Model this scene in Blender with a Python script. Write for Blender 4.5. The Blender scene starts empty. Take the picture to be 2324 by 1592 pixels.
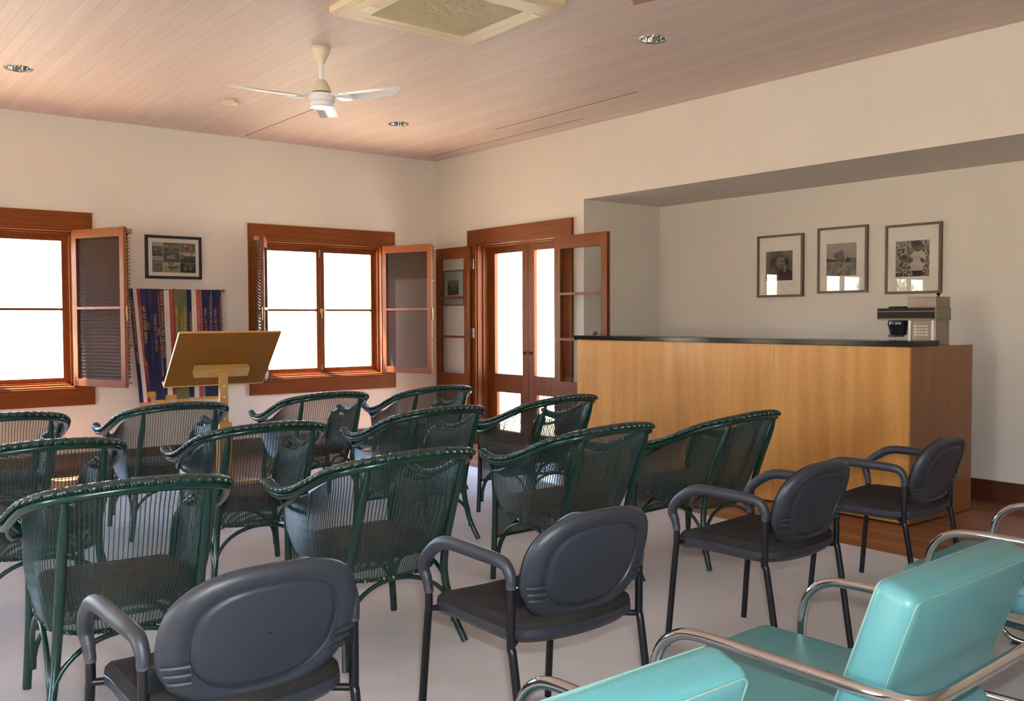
import bpy, bmesh, math, random
from mathutils import Vector, Matrix
random.seed(7)
S = bpy.context.scene
COL = S.collection
PI = math.pi
R_ = math.radians

# ------------------------------------------------------------------ camera
cam_d = bpy.data.cameras.new('camera')
cam_d.sensor_width = 36.0
cam_d.lens = 36.0 * 2118.2 / 2324.0
cam_d.clip_start = 0.05
cam_d.clip_end = 500
cam = bpy.data.objects.new('camera', cam_d)
COL.objects.link(cam)
CAM_H = 1.38
_yaw, _pit, _rol = R_(38.4693), R_(-1.9601), R_(-0.1945)
_f = Vector((math.sin(_yaw) * math.cos(_pit), math.cos(_yaw) * math.cos(_pit), math.sin(_pit)))
_r = Vector((math.cos(_yaw), -math.sin(_yaw), 0))
_u = _r.cross(_f)
_r2 = math.cos(_rol) * _r + math.sin(_rol) * _u
_u2 = -math.sin(_rol) * _r + math.cos(_rol) * _u
cam.matrix_world = Matrix(((_r2.x, _u2.x, -_f.x, 0), (_r2.y, _u2.y, -_f.y, 0), (_r2.z, _u2.z, -_f.z, CAM_H), (0, 0, 0, 1)))
S.camera = cam

# ------------------------------------------------------------------ exposure, sky, sun
S.view_settings.view_transform = 'Standard'
S.view_settings.look = 'None'
S.view_settings.exposure = -0.06
S.view_settings.gamma = 1.0
S.view_settings.use_curve_mapping = False

W = bpy.data.worlds.new('sky')
S.world = W
W.use_nodes = True
wn = W.node_tree.nodes
wl = W.node_tree.links
wn.clear()
_sky = wn.new('ShaderNodeTexSky')
_sky.sky_type = 'NISHITA'
_sky.sun_disc = False
_sky.sun_elevation = R_(72)
_sky.sun_rotation = R_(-20)
_sky.dust_density = 2.0
_bg = wn.new('ShaderNodeBackground')
_bg.inputs['Strength'].default_value = 5.2
_wo = wn.new('ShaderNodeOutputWorld')
_tint = wn.new('ShaderNodeMix')
_tint.data_type = 'RGBA'; _tint.blend_type = 'MULTIPLY'; _tint.inputs[0].default_value = 1.0
_tint.inputs[7].default_value = (0.94, 0.99, 1.06, 1)
wl.new(_sky.outputs[0], _tint.inputs[6])
wl.new(_tint.outputs[2], _bg.inputs[0])
wl.new(_bg.outputs[0], _wo.inputs[0])

sun_d = bpy.data.lights.new('sun', 'SUN')
sun_d.energy = 250.0
sun_d.color = (1.0, 0.95, 0.87)
sun_d.angle = R_(0.6)
sun = bpy.data.objects.new('sun', sun_d)
COL.objects.link(sun)
sun.rotation_euler = Vector((0.70, -1.0, -3.25)).to_track_quat('-Z', 'Y').to_euler()

# the photographer's flash, just above and right of the lens
fl_d = bpy.data.lights.new('camera_flash', 'AREA')
fl_d.shape = 'RECTANGLE'
fl_d.size = 0.06
fl_d.size_y = 0.035
fl_d.energy = 58.0
fl_d.spread = R_(150)
fl_d.color = (0.93, 0.96, 1.0)
fl = bpy.data.objects.new('camera_flash', fl_d)
COL.objects.link(fl)
fl.matrix_world = cam.matrix_world @ Matrix.Translation((0.035, 0.10, -0.02))


def portal(cx, cy, cz, w, h, ry):
    d = bpy.data.lights.new('window_portal', 'AREA')
    d.shape = 'RECTANGLE'
    d.size = w
    d.size_y = h
    d.cycles.is_portal = True
    o = bpy.data.objects.new('window_portal', d)
    COL.objects.link(o)
    o.location = (cx, cy, cz)
    o.rotation_euler = Vector(ry).to_track_quat('-Z', 'Z').to_euler()


# ------------------------------------------------------------------ room numbers
XE = 6.10      # east wall (doors)
YN = 9.08      # north wall (windows)
XW = -5.2
YS = -4.2
ZC = 3.205
XR = 7.157     # back of the recess
YR = 6.57      # left end of the recess
YR2 = 0.6
ZR = 2.515
WIN = [4.66, 1.46, -2.67, -0.42]
for xc in WIN:
    portal(xc, 9.235, 1.48, 1.36, 1.42, (0, -1, 0))
portal(6.33, 7.575, 1.1, 1.36, 2.1, (-1, 0, 0))


# ------------------------------------------------------------------ materials
def mat(name, col, rough=0.5, metal=0.0, spec=0.5, coat=0.0):
    m = bpy.data.materials.new(name)
    m.use_nodes = True
    b = m.node_tree.nodes['Principled BSDF']
    b.inputs['Base Color'].default_value = (*col, 1)
    b.inputs['Roughness'].default_value = rough
    b.inputs['Metallic'].default_value = metal
    b.inputs['Specular IOR Level'].default_value = spec
    b.inputs['Coat Weight'].default_value = coat
    b.inputs['Coat Roughness'].default_value = 0.15
    return m


def nodes(m):
    return m.node_tree.nodes, m.node_tree.links, m.node_tree.nodes['Principled BSDF']


def noise_col(m, c1, c2, scale=(1, 1, 1), nscale=5.0, detail=6.0, lo=0.35, hi=0.65, bump=0.0, bscale=None, dist=0.0):
    n, l, b = nodes(m)
    tc = n.new('ShaderNodeTexCoord')
    mp = n.new('ShaderNodeMapping')
    mp.inputs['Scale'].default_value = scale
    nz = n.new('ShaderNodeTexNoise')
    nz.inputs['Scale'].default_value = nscale
    nz.inputs['Detail'].default_value = detail
    nz.inputs['Distortion'].default_value = dist
    cr = n.new('ShaderNodeValToRGB')
    cr.color_ramp.elements[0].position = lo
    cr.color_ramp.elements[1].position = hi
    cr.color_ramp.elements[0].color = (*c1, 1)
    cr.color_ramp.elements[1].color = (*c2, 1)
    l.new(tc.outputs['Object'], mp.inputs[0])
    l.new(mp.outputs[0], nz.inputs[0])
    l.new(nz.outputs[0], cr.inputs[0])
    l.new(cr.outputs[0], b.inputs['Base Color'])
    if bump > 0:
        bp = n.new('ShaderNodeBump')
        bp.inputs['Strength'].default_value = bump
        bp.inputs['Distance'].default_value = 0.004
        if bscale:
            nz2 = n.new('ShaderNodeTexNoise')
            nz2.inputs['Scale'].default_value = bscale
            nz2.inputs['Detail'].default_value = 3
            l.new(tc.outputs['Object'], nz2.inputs[0])
            l.new(nz2.outputs[0], bp.inputs['Height'])
        else:
            l.new(nz.outputs[0], bp.inputs['Height'])
        l.new(bp.outputs[0], b.inputs['Normal'])
    return cr


def board_mat(name, cols, width, axis, gap_col, gap=0.03, rough=0.4, grain=(60, 2, 60), gbump=0.6, spec=0.4, amt=0.55, wash=None):
    """boards running along y, width across x: tone per board, grain, dark joints"""
    m = mat(name, cols[0], rough, spec=spec)
    n, l, b = nodes(m)
    tc = n.new('ShaderNodeTexCoord')
    sp = n.new('ShaderNodeSeparateXYZ')
    l.new(tc.outputs['Object'], sp.inputs[0])
    dv = n.new('ShaderNodeMath'); dv.operation = 'DIVIDE'; dv.inputs[1].default_value = width
    l.new(sp.outputs[axis], dv.inputs[0])
    fl_ = n.new('ShaderNodeMath'); fl_.operation = 'FLOOR'
    l.new(dv.outputs[0], fl_.inputs[0])
    fr = n.new('ShaderNodeMath'); fr.operation = 'FRACT'
    l.new(dv.outputs[0], fr.inputs[0])
    wn_ = n.new('ShaderNodeTexWhiteNoise'); wn_.noise_dimensions = '1D'
    l.new(fl_.outputs[0], wn_.inputs['W'])
    mp = n.new('ShaderNodeMapping'); mp.inputs['Scale'].default_value = grain
    l.new(tc.outputs['Object'], mp.inputs[0])
    cb = n.new('ShaderNodeCombineXYZ')
    m50 = n.new('ShaderNodeMath'); m50.operation = 'MULTIPLY'; m50.inputs[1].default_value = 37.0
    l.new(wn_.outputs['Value'], m50.inputs[0])
    l.new(m50.outputs[0], cb.inputs[2]); l.new(m50.outputs[0], cb.inputs[1])
    ad = n.new('ShaderNodeVectorMath'); ad.operation = 'ADD'
    l.new(mp.outputs[0], ad.inputs[0]); l.new(cb.outputs[0], ad.inputs[1])
    nz = n.new('ShaderNodeTexNoise'); nz.inputs['Scale'].default_value = 1.0; nz.inputs['Detail'].default_value = 6; nz.inputs['Distortion'].default_value = 0.3
    l.new(ad.outputs[0], nz.inputs[0])
    mx = n.new('ShaderNodeMix'); mx.data_type = 'FLOAT'; mx.inputs[0].default_value = amt
    l.new(wn_.outputs['Value'], mx.inputs[2]); l.new(nz.outputs[0], mx.inputs[3])
    cr = n.new('ShaderNodeValToRGB')
    cr.color_ramp.elements[0].position = 0.25; cr.color_ramp.elements[1].position = 0.75
    cr.color_ramp.elements[0].color = (*cols[0], 1); cr.color_ramp.elements[1].color = (*cols[1], 1)
    l.new(mx.outputs[0], cr.inputs[0])
    lt = n.new('ShaderNodeMath'); lt.operation = 'LESS_THAN'; lt.inputs[1].default_value = gap
    l.new(fr.outputs[0], lt.inputs[0])
    mc = n.new('ShaderNodeMix'); mc.data_type = 'RGBA'
    l.new(lt.outputs[0], mc.inputs[0]); l.new(cr.outputs[0], mc.inputs[6]); mc.inputs[7].default_value = (*gap_col, 1)
    l.new(mc.outputs[2], b.inputs['Base Color'])
    bp = n.new('ShaderNodeBump'); bp.inputs['Strength'].default_value = gbump; bp.inputs['Distance'].default_value = 0.003; bp.invert = True
    l.new(lt.outputs[0], bp.inputs['Height']); l.new(bp.outputs[0], b.inputs['Normal'])
    return m


M = {}
M['wall'] = mat('wall_paint', (0.70, 0.655, 0.59), 0.75, spec=0.2)
noise_col(M['wall'], (0.665, 0.607, 0.535), (0.69, 0.63, 0.558), nscale=1.5, bump=0.05, bscale=90)
M['upstand'] = mat('upstand_paint', (0.70, 0.645, 0.575), 0.6, spec=0.3)
M['white_paint'] = mat('white_paint', (0.74, 0.72, 0.68), 0.5)
M['ceiling'] = board_mat('limed_boards', ((0.59, 0.475, 0.425), (0.68, 0.57, 0.52)), 0.085, 0, (0.51, 0.41, 0.365), gap=0.05, rough=0.55, grain=(40, 1.6, 40), gbump=0.5, spec=0.3, amt=0.75)
M['floor'] = board_mat('timber_floor', ((0.17, 0.060, 0.026), (0.33, 0.135, 0.062)), 0.085, 0, (0.045, 0.018, 0.010), gap=0.045, rough=0.33, grain=(70, 2.2, 70), gbump=0.5, spec=0.5)
M['carpet'] = mat('carpet', (0.46, 0.43, 0.40), 0.95, spec=0.1)
noise_col(M['carpet'], (0.585, 0.56, 0.54), (0.645, 0.625, 0.61), nscale=2.2, detail=8, bump=0.5, bscale=420)


def wood(name, c1, c2, scale, rough=0.3, spec=0.5, nscale=3.0, lo=0.3, hi=0.7, dist=0.6, coat=0.0):
    m = mat(name, c1, rough, spec=spec, coat=coat)
    noise_col(m, c1, c2, scale, nscale, 7, lo, hi, dist=dist)
    return m


RW1, RW2 = (0.110, 0.027, 0.0050), (0.162, 0.044, 0.0090)
M['red_x'] = wood('red_timber_across', RW1, RW2, (0.8, 16, 16), rough=0.45, spec=0.16)
M['red_y'] = wood('red_timber_along', RW1, RW2, (16, 0.8, 16), rough=0.45, spec=0.16)
M['red_z'] = wood('red_timber_upright', RW1, RW2, (16, 16, 0.8), rough=0.45, spec=0.16)
M['slat'] = wood('blind_timber', (0.15, 0.060, 0.020), (0.22, 0.095, 0.036), (3, 3, 40), rough=0.4)
M['skirt'] = wood('skirting_timber', (0.062, 0.018, 0.009), (0.10, 0.030, 0.014), (1.5, 1.5, 30), coat=0.2)
M['plug'] = mat('dark_gap', (0.02, 0.008, 0.005), 0.8)
M['brass'] = mat('brass', (0.48, 0.33, 0.12), 0.35, 1.0)
M['hinge'] = mat('bronze_hinge', (0.18, 0.13, 0.10), 0.4, 0.8)

# veneer of the counter: upright figure with a fiddleback ripple
m = mat('veneer', (0.52, 0.27, 0.10), 0.32, spec=0.45, coat=0.15)
n, l, b = nodes(m)
tc = n.new('ShaderNodeTexCoord')
mp = n.new('ShaderNodeMapping'); mp.inputs['Scale'].default_value = (7, 7, 0.5)
nz = n.new('ShaderNodeTexNoise'); nz.inputs['Scale'].default_value = 1.6; nz.inputs['Detail'].default_value = 6
mp2 = n.new('ShaderNodeMapping'); mp2.inputs['Scale'].default_value = (30, 30, 60); mp2.inputs['Rotation'].default_value = (0.5, 0, 0)
nz2 = n.new('ShaderNodeTexNoise'); nz2.inputs['Scale'].default_value = 1.0; nz2.inputs['Detail'].default_value = 3
l.new(tc.outputs['Object'], mp.inputs[0]); l.new(mp.outputs[0], nz.inputs[0])
l.new(tc.outputs['Object'], mp2.inputs[0]); l.new(mp2.outputs[0], nz2.inputs[0])
mxf = n.new('ShaderNodeMix'); mxf.data_type = 'FLOAT'; mxf.inputs[0].default_value = 0.30
l.new(nz.outputs[0], mxf.inputs[2]); l.new(nz2.outputs[0], mxf.inputs[3])
cr = n.new('ShaderNodeValToRGB')
cr.color_ramp.elements[0].position = 0.36; cr.color_ramp.elements[1].position = 0.64
cr.color_ramp.elements[0].color = (0.43, 0.188, 0.036, 1); cr.color_ramp.elements[1].color = (0.57, 0.282, 0.066, 1)
l.new(mxf.outputs[0], cr.inputs[0]); l.new(cr.outputs[0], b.inputs['Base Color'])
M['veneer'] = m
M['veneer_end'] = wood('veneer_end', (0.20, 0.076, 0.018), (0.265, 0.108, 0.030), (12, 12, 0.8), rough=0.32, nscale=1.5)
M['bar_top'] = mat('black_laminate', (0.007, 0.007, 0.008), 0.16, spec=0.22)
M['green'] = mat('green_cane', (0.004, 0.030, 0.021), 0.25, spec=0.5, coat=0.2)
M['weave'] = mat('green_weave', (0.012, 0.034, 0.029), 0.36, spec=0.6)
M['braid'] = mat('green_braid', (0.006, 0.030, 0.023), 0.28, spec=0.7)
M['pad'] = mat('maroon_pad', (0.085, 0.042, 0.045), 0.9, spec=0.1)
noise_col(M['pad'], (0.05, 0.028, 0.032), (0.13, 0.065, 0.065), nscale=60, detail=2)
M['black_metal'] = mat('black_steel', (0.006, 0.006, 0.008), 0.34, spec=0.4)
M['plastic'] = mat('charcoal_plastic', (0.040, 0.044, 0.053), 0.42, spec=0.5)
noise_col(M['plastic'], (0.023, 0.027, 0.036), (0.028, 0.032, 0.042), nscale=3, bump=0.15, bscale=500)
M['fabric'] = mat('charcoal_fabric', (0.032, 0.030, 0.029), 0.95, spec=0.1)
noise_col(M['fabric'], (0.018, 0.0175, 0.0175), (0.034, 0.031, 0.029), nscale=4, detail=8, bump=0.3, bscale=600)
M['teal'] = mat('teal_vinyl', (0.11, 0.33, 0.32), 0.38, spec=0.5)
noise_col(M['teal'], (0.070, 0.228, 0.240), (0.082, 0.255, 0.265), nscale=2.5, bump=0.10, bscale=220)
M['seam'] = mat('teal_piping', (0.15, 0.28, 0.24), 0.5)
M['chrome'] = mat('chrome', (0.60, 0.60, 0.61), 0.06, 1.0)
M['rubber'] = mat('grey_rubber', (0.05, 0.05, 0.06), 0.7)
M['steel'] = mat('brushed_steel', (0.25, 0.205, 0.17), 0.42, 0.5)
M['steel_side'] = mat('enamel_steel', (0.22, 0.195, 0.145), 0.5, 0.2)
M['cream_steel'] = mat('bright_steel', (0.62, 0.58, 0.54), 0.35, 0.5)
M['black_gloss'] = mat('black_gloss', (0.012, 0.007, 0.007), 0.5, spec=0.2)
M['black_bakelite'] = mat('black_basket', (0.015, 0.017, 0.024), 0.22)
M['ply'] = wood('ply_board', (0.175, 0.070, 0.011), (0.215, 0.090, 0.016), (2, 60, 60), rough=0.6, nscale=1.5, spec=0.15)
M['pine'] = wood('pale_pine', (0.46, 0.255, 0.070), (0.56, 0.32, 0.10), (25, 25, 1.5), rough=0.4, nscale=1.5)
M['fan_white'] = mat('fan_white', (0.90, 0.90, 0.90), 0.22)
M['fan_cream'] = mat('fan_cream', (0.66, 0.60, 0.46), 0.35)
M['ac'] = mat('air_conditioner_cream', (0.66, 0.55, 0.36), 0.45)
M['ac_grille'] = mat('air_conditioner_grille', (0.50, 0.44, 0.27), 0.5)
M['dark_frame'] = wood('dark_frame', (0.040, 0.022, 0.014), (0.065, 0.036, 0.022), (20, 20, 20), rough=0.35)
M['black_frame'] = mat('black_frame', (0.010, 0.010, 0.014), 0.3)
M['mat_board'] = mat('mat_board', (0.80, 0.75, 0.65), 0.85, spec=0.1)
M['mat_white'] = mat('mat_board_white', (0.72, 0.68, 0.58), 0.85, spec=0.1)
M['navy'] = mat('navy_satin', (0.010, 0.014, 0.062), 0.6, spec=0.3)
M['red'] = mat('red_satin', (0.26, 0.018, 0.018), 0.5)
M['white_satin'] = mat('white_satin', (0.60, 0.56, 0.50), 0.5)
M['olive'] = mat('green_satin', (0.11, 0.13, 0.052), 0.6, spec=0.3)
M['pale_blue'] = mat('pale_blue_satin', (0.42, 0.48, 0.55), 0.5)
M['gold'] = mat('gold_print', (0.55, 0.24, 0.04), 0.45)
M['yellow'] = mat('yellow_fringe', (0.62, 0.36, 0.03), 0.7)
M['orange'] = mat('orange_fringe', (0.72, 0.30, 0.08), 0.7)
M['pebble'] = mat('pebble', (0.16, 0.10, 0.085), 0.4)
noise_col(M['pebble'], (0.22, 0.17, 0.16), (0.12, 0.065, 0.05), nscale=18)
M['cream_switch'] = mat('switch_plastic', (0.62, 0.50, 0.28), 0.4)
M['bare_patch'] = mat('bare_brown_patch', (0.36, 0.20, 0.10), 0.7)
M['bark'] = mat('bark', (0.16, 0.11, 0.08), 0.9)
M['leaf'] = mat('leaf', (0.17, 0.20, 0.08), 0.7)
M['ground'] = mat('dry_grass', (0.42, 0.37, 0.20), 0.95, spec=0.1)
noise_col(M['ground'], (0.40, 0.32, 0.18), (0.52, 0.42, 0.28), nscale=0.5, detail=8)
M['veranda'] = mat('pale_paving', (0.50, 0.46, 0.40), 0.8)


def glass_mat(name, tint, extra_diff=None, amount=0.0, ior=1.45):
    m = bpy.data.materials.new(name)
    m.use_nodes = True
    n, l = m.node_tree.nodes, m.node_tree.links
    n.clear()
    o = n.new('ShaderNodeOutputMaterial')
    tr = n.new('ShaderNodeBsdfTransparent'); tr.inputs[0].default_value = (*tint, 1)
    gl = n.new('ShaderNodeBsdfGlossy'); gl.inputs['Roughness'].default_value = 0.0
    # Schlick reflectance, the same from both sides of the pane
    lw = n.new('ShaderNodeLayerWeight'); lw.inputs[0].default_value = 0.5
    pw = n.new('ShaderNodeMath'); pw.operation = 'POWER'; pw.inputs[1].default_value = 5.0
    fr = n.new('ShaderNodeMath'); fr.operation = 'MULTIPLY_ADD'
    f0 = ((ior - 1) / (ior + 1)) ** 2
    fr.inputs[1].default_value = 1 - f0; fr.inputs[2].default_value = f0
    l.new(lw.outputs['Facing'], pw.inputs[0]); l.new(pw.outputs[0], fr.inputs[0])
    mx = n.new('ShaderNodeMixShader')
    l.new(fr.outputs[0], mx.inputs[0]); l.new(tr.outputs[0], mx.inputs[1]); l.new(gl.outputs[0], mx.inputs[2])
    out = mx.outputs[0] if ior > 1.1 else tr.outputs[0]      # a mesh screen has no mirror reflection
    if extra_diff:
        df = n.new('ShaderNodeBsdfDiffuse'); df.inputs[0].default_value = (*extra_diff, 1)
        m2 = n.new('ShaderNodeMixShader'); m2.inputs[0].default_value = amount
        l.new(out, m2.inputs[1]); l.new(df.outputs[0], m2.inputs[2])
        out = m2.outputs[0]
    l.new(out, o.inputs[0])
    return m


M['glass'] = glass_mat('window_glass', (0.97, 0.98, 0.98))
M['pic_glass'] = glass_mat('picture_glass', (0.98, 0.98, 0.98), ior=1.5)
M['screen'] = glass_mat('insect_screen', (0.70, 0.66, 0.63), (0.20, 0.185, 0.175), 0.10, ior=1.05)


# ------------------------------------------------------------------ mesh builder
class MB:
    def __init__(s):
        s.v = []; s.f = []; s.mi = []; s.cur = 0

    def add(s, vs, fs):
        k = len(s.v)
        s.v += [tuple(p) for p in vs]
        for q in fs:
            s.f.append(tuple(i + k for i in q)); s.mi.append(s.cur)

    def box(s, x0, x1, y0, y1, z0, z1, T=None):
        vs = [Vector((x, y, z)) for x in (x0, x1) for y in (y0, y1) for z in (z0, z1)]
        if T: vs = [T @ p for p in vs]
        s.add(vs, [(0, 1, 3, 2), (4, 6, 7, 5), (0, 4, 5, 1), (2, 3, 7, 6), (0, 2, 6, 4), (1, 5, 7, 3)])

    def rbox(s, x0, x1, y0, y1, z0, z1, bev=0.01, seg=3, T=None):
        bm = bmesh.new()
        bmesh.ops.create_cube(bm, size=1)
        for v in bm.verts:
            v.co = Vector(((x0 + x1) / 2 + v.co.x * (x1 - x0), (y0 + y1) / 2 + v.co.y * (y1 - y0), (z0 + z1) / 2 + v.co.z * (z1 - z0)))
        bmesh.ops.bevel(bm, geom=list(bm.edges), offset=bev, segments=seg, profile=0.5, affect='EDGES', clamp_overlap=True)
        bm.verts.index_update()
        vs = [(T @ v.co) if T else v.co.copy() for v in bm.verts]
        fs = [tuple(v.index for v in f.verts) for f in bm.faces]
        bm.free()
        s.add(vs, fs)

    def prism(s, poly, d0, d1, fn):
        """poly: 2D points; fn(a,b,d)->3D; extruded from d0 to d1"""
        n = len(poly)
        vs = [fn(a, b, d0) for a, b in poly] + [fn(a, b, d1) for a, b in poly]
        fs = [tuple(range(n))[::-1], tuple(range(n, 2 * n))] + [(i, (i + 1) % n, n + (i + 1) % n, n + i) for i in range(n)]
        s.add(vs, fs)

    def tube(s, pts, r, n=8, cap=True, closed=False, flat=None):
        pts = [Vector(p) for p in pts]
        m_ = len(pts)
        rr = r if isinstance(r, (list, tuple)) else [r] * m_
        ref = None
        vs = []
        for i, p in enumerate(pts):
            a = pts[i - 1] if (i > 0 or closed) else p
            b_ = pts[(i + 1) % m_] if (i < m_ - 1 or closed) else p
            t = (b_ - a)
            t = t.normalized() if t.length > 1e-9 else Vector((0, 0, 1))
            if ref is None:
                ref = Vector((0, 0, 1)) if abs(t.z) < 0.9 else Vector((1, 0, 0))
            u = (ref - t * ref.dot(t)).normalized()
            w = t.cross(u)
            ref = u
            fx, fy = flat if flat else (1, 1)
            for k in range(n):
                a_ = 2 * PI * k / n + (PI / n if n == 4 else 0)
                vs.append(p + u * (rr[i] * fx * math.cos(a_)) + w * (rr[i] * fy * math.sin(a_)))
        fs = []
        last = m_ if closed else m_ - 1
        for i in range(last):
            j = (i + 1) % m_
            for k in range(n):
                k2 = (k + 1) % n
                fs.append((i * n + k, i * n + k2, j * n + k2, j * n + k))
        if cap and not closed:
            fs.append(tuple(range(n))[::-1])
            fs.append(tuple(range((m_ - 1) * n, m_ * n)))
        s.add(vs, fs)

    def lathe(s, prof, c=(0, 0, 0), n=32, axis='z', cap=True):
        vs = []
        for (r, h) in prof:
            for k in range(n):
                a = 2 * PI * k / n
                vs.append((c[0] + r * math.cos(a), c[1] + r * math.sin(a), c[2] + h))
        fs = []
        for i in range(len(prof) - 1):
            for k in range(n):
                k2 = (k + 1) % n
                fs.append((i * n + k, i * n + k2, (i + 1) * n + k2, (i + 1) * n + k))
        if cap:
            fs.append(tuple(range(n))[::-1])
            fs.append(tuple(range((len(prof) - 1) * n, len(prof) * n)))
        s.add(vs, fs)

    def grid(s, rows, closed=False):
        nr, nc = len(rows), len(rows[0])
        vs = [p for r in rows for p in r]
        fs = []
        for i in range(nr - 1):
            for j in range(nc if closed else nc - 1):
                j2 = (j + 1) % nc
                fs.append((i * nc + j, i * nc + j2, (i + 1) * nc + j2, (i + 1) * nc + j))
        s.add(vs, fs)

    def build(s, name, mats, parent=None, smooth=False, angle=40, normals=True):
        me = bpy.data.meshes.new(name)
        me.from_pydata(s.v, [], s.f)
        if not isinstance(mats, (list, tuple)): mats = [mats]
        for mm in mats: me.materials.append(mm)
        if len(mats) > 1:
            me.polygons.foreach_set('material_index', s.mi)
        if normals:
            bm = bmesh.new(); bm.from_mesh(me)
            bmesh.ops.recalc_face_normals(bm, faces=bm.faces)
            bm.to_mesh(me); bm.free()
        if smooth:
            me.polygons.foreach_set('use_smooth', [True] * len(me.polygons))
            me.set_sharp_from_angle(angle=R_(angle))
        me.update()
        o = bpy.data.objects.new(name, me)
        COL.objects.link(o)
        if parent: o.parent = parent
        return o


def tag(o, label=None, cat=None, group=None, kind=None):
    if label: o['label'] = label
    if cat: o['category'] = cat
    if group: o['group'] = group
    if kind: o['kind'] = kind
    return o


def empty(name, loc=(0, 0, 0), rz=0.0):
    o = bpy.data.objects.new(name, None)
    o.empty_display_size = 0.1
    COL.objects.link(o)
    o.location = loc
    o.rotation_euler = (0, 0, rz)
    return o


def dup(root, loc, rz):
    r = root.copy(); COL.objects.link(r)
    r.location = loc; r.rotation_euler = (0, 0, rz)
    for ch in list(root.children):
        c = ch.copy(); COL.objects.link(c); c.parent = r
        for g in list(ch.children):
            d = g.copy(); COL.objects.link(d); d.parent = c
    return r


def smooth_path(pts, per=8, closed=False):
    """Catmull-Rom through the points"""
    P = [Vector(p) for p in pts]
    out = []
    n_ = len(P)
    for i in range(n_ if closed else n_ - 1):
        p0 = P[(i - 1) % n_] if (closed or i > 0) else P[0] * 2 - P[1]
        p1 = P[i]; p2 = P[(i + 1) % n_]
        p3 = P[(i + 2) % n_] if (closed or i < n_ - 2) else P[-1] * 2 - P[-2]
        for k in range(per):
            t = k / per
            out.append(0.5 * ((2 * p1) + (p2 - p0) * t + (2 * p0 - 5 * p1 + 4 * p2 - p3) * t * t + (3 * p1 - p0 - 3 * p2 + p3) * t ** 3))
    if not closed: out.append(P[-1].copy())
    return out


def resample(pts, n_):
    L = [0.0]
    for a, b_ in zip(pts, pts[1:]): L.append(L[-1] + (b_ - a).length)
    out = []
    j = 0
    for i in range(n_):
        d = L[-1] * i / (n_ - 1)
        while j < len(L) - 2 and L[j + 1] < d: j += 1
        t = (d - L[j]) / max(1e-9, L[j + 1] - L[j])
        out.append(pts[j].lerp(pts[j + 1], min(1, max(0, t))))
    return out


# ------------------------------------------------------------------ room shell
def wall_with_holes(mb, a0, a1, z0, z1, holes, fn):
    """holes: (a0,a1,z0,z1) sorted along a; fn(a0,a1,z0,z1) adds a box"""
    cur = a0
    for h in sorted(holes):
        if h[0] > cur: fn(cur, h[0], z0, z1)
        if h[2] > z0: fn(h[0], h[1], z0, h[2])
        if h[3] < z1: fn(h[0], h[1], h[3], z1)
        cur = h[1]
    if cur < a1: fn(cur, a1, z0, z1)


mb = MB()
wall_with_holes(mb, XW - 0.2, 6.5, -0.3, 3.5, [(xc - 0.70, xc + 0.70, 0.765, 2.195) for xc in WIN], lambda a, b_, c, d: mb.box(a, b_, YN, YN + 0.22, c, d))
tag(mb.build('wall_north', M['wall']), kind='structure')
mb = MB()
wall_with_holes(mb, YR, YN, -0.3, 3.5, [(6.87, 8.275, -0.01, 2.195)], lambda a, b_, c, d: mb.box(XE, XE + 0.24, a, b_, c, d))
mb.box(XE, XE + 0.24, YR2, YR, ZR, 3.5)
mb.box(XE, XE + 0.24, YS - 0.2, YR2, -0.3, 3.5)
tag(mb.build('wall_east', M['wall']), kind='structure')
mb = MB()
mb.box(XR, XR + 0.2, YR2 - 0.2, YR + 0.2, -0.3, ZR + 0.2)
tag(mb.build('wall_recess_back', M['wall']), kind='structure')
mb = MB()
mb.box(XE + 0.24, XR, YR, YR + 0.2, -0.3, ZR + 0.2)
mb.box(XE + 0.24, XR, YR2 - 0.2, YR2, -0.3, ZR + 0.2)
tag(mb.build('wall_recess_side', M['wall']), kind='structure')
mb = MB()
mb.box(XE + 0.24, XR, YR2, YR, ZR, ZR + 0.2)
tag(mb.build('ceiling_recess', M['wall']), kind='structure')
mb = MB()
wall_with_holes(mb, YS, YN, -0.3, 3.5, [(1.7, 3.5, 0.3, 2.3)], lambda a, b_, c, d: mb.box(XW - 0.2, XW, a, b_, c, d))  # unseen opening, added so fill light reaches the recess and counter
tag(mb.build('wall_west', M['wall']), kind='structure')
mb = MB()
wall_with_holes(mb, XW - 0.2, 6.34, -0.3, 3.5, [(-3.6, -1.6, 0.3, 2.3)], lambda a, b_, c, d: mb.box(a, b_, YS - 0.2, YS, c, d))  # unseen opening behind the camera, added for fill light
tag(mb.build('wall_south', M['wall']), kind='structure')
portal(XW - 0.22, 2.6, 1.3, 1.8, 2.0, (1, 0, 0))  # portal of the added west opening
for xc in (-2.6,):
    portal(xc, YS - 0.22, 1.3, 2.0, 2.0, (0, 1, 0))  # portal of the fill opening added in the south wall
mb = MB()
mb.box(XW, XR + 0.0, YS, YN, -0.3, 0.0)
tag(mb.build('floor', M['floor']), kind='structure')

# ceiling with the holes of the downlights
DOWN = [(1.453, 7.56), (4.646, 7.54), (4.563, 4.25)]
mb = MB()
mb.box(XW, XE, YS, YN, ZC, 3.45)
ceil = mb.build('ceiling', M['ceiling'])
cut = MB()
for (x, y) in DOWN: cut.lathe([(0.078, -0.1), (0.078, 0.09)], (x, y, ZC), 32)
cuto = cut.build('cutter', M['wall'])
md = ceil.modifiers.new('cut', 'BOOLEAN'); md.object = cuto; md.operation = 'DIFFERENCE'; md.solver = 'EXACT'
dg = bpy.context.evaluated_depsgraph_get()
me = bpy.data.meshes.new_from_object(ceil.evaluated_get(dg))
ceil.modifiers.clear()
ceil.data = me
bpy.data.objects.remove(cuto)
tag(ceil, kind='structure')
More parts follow.
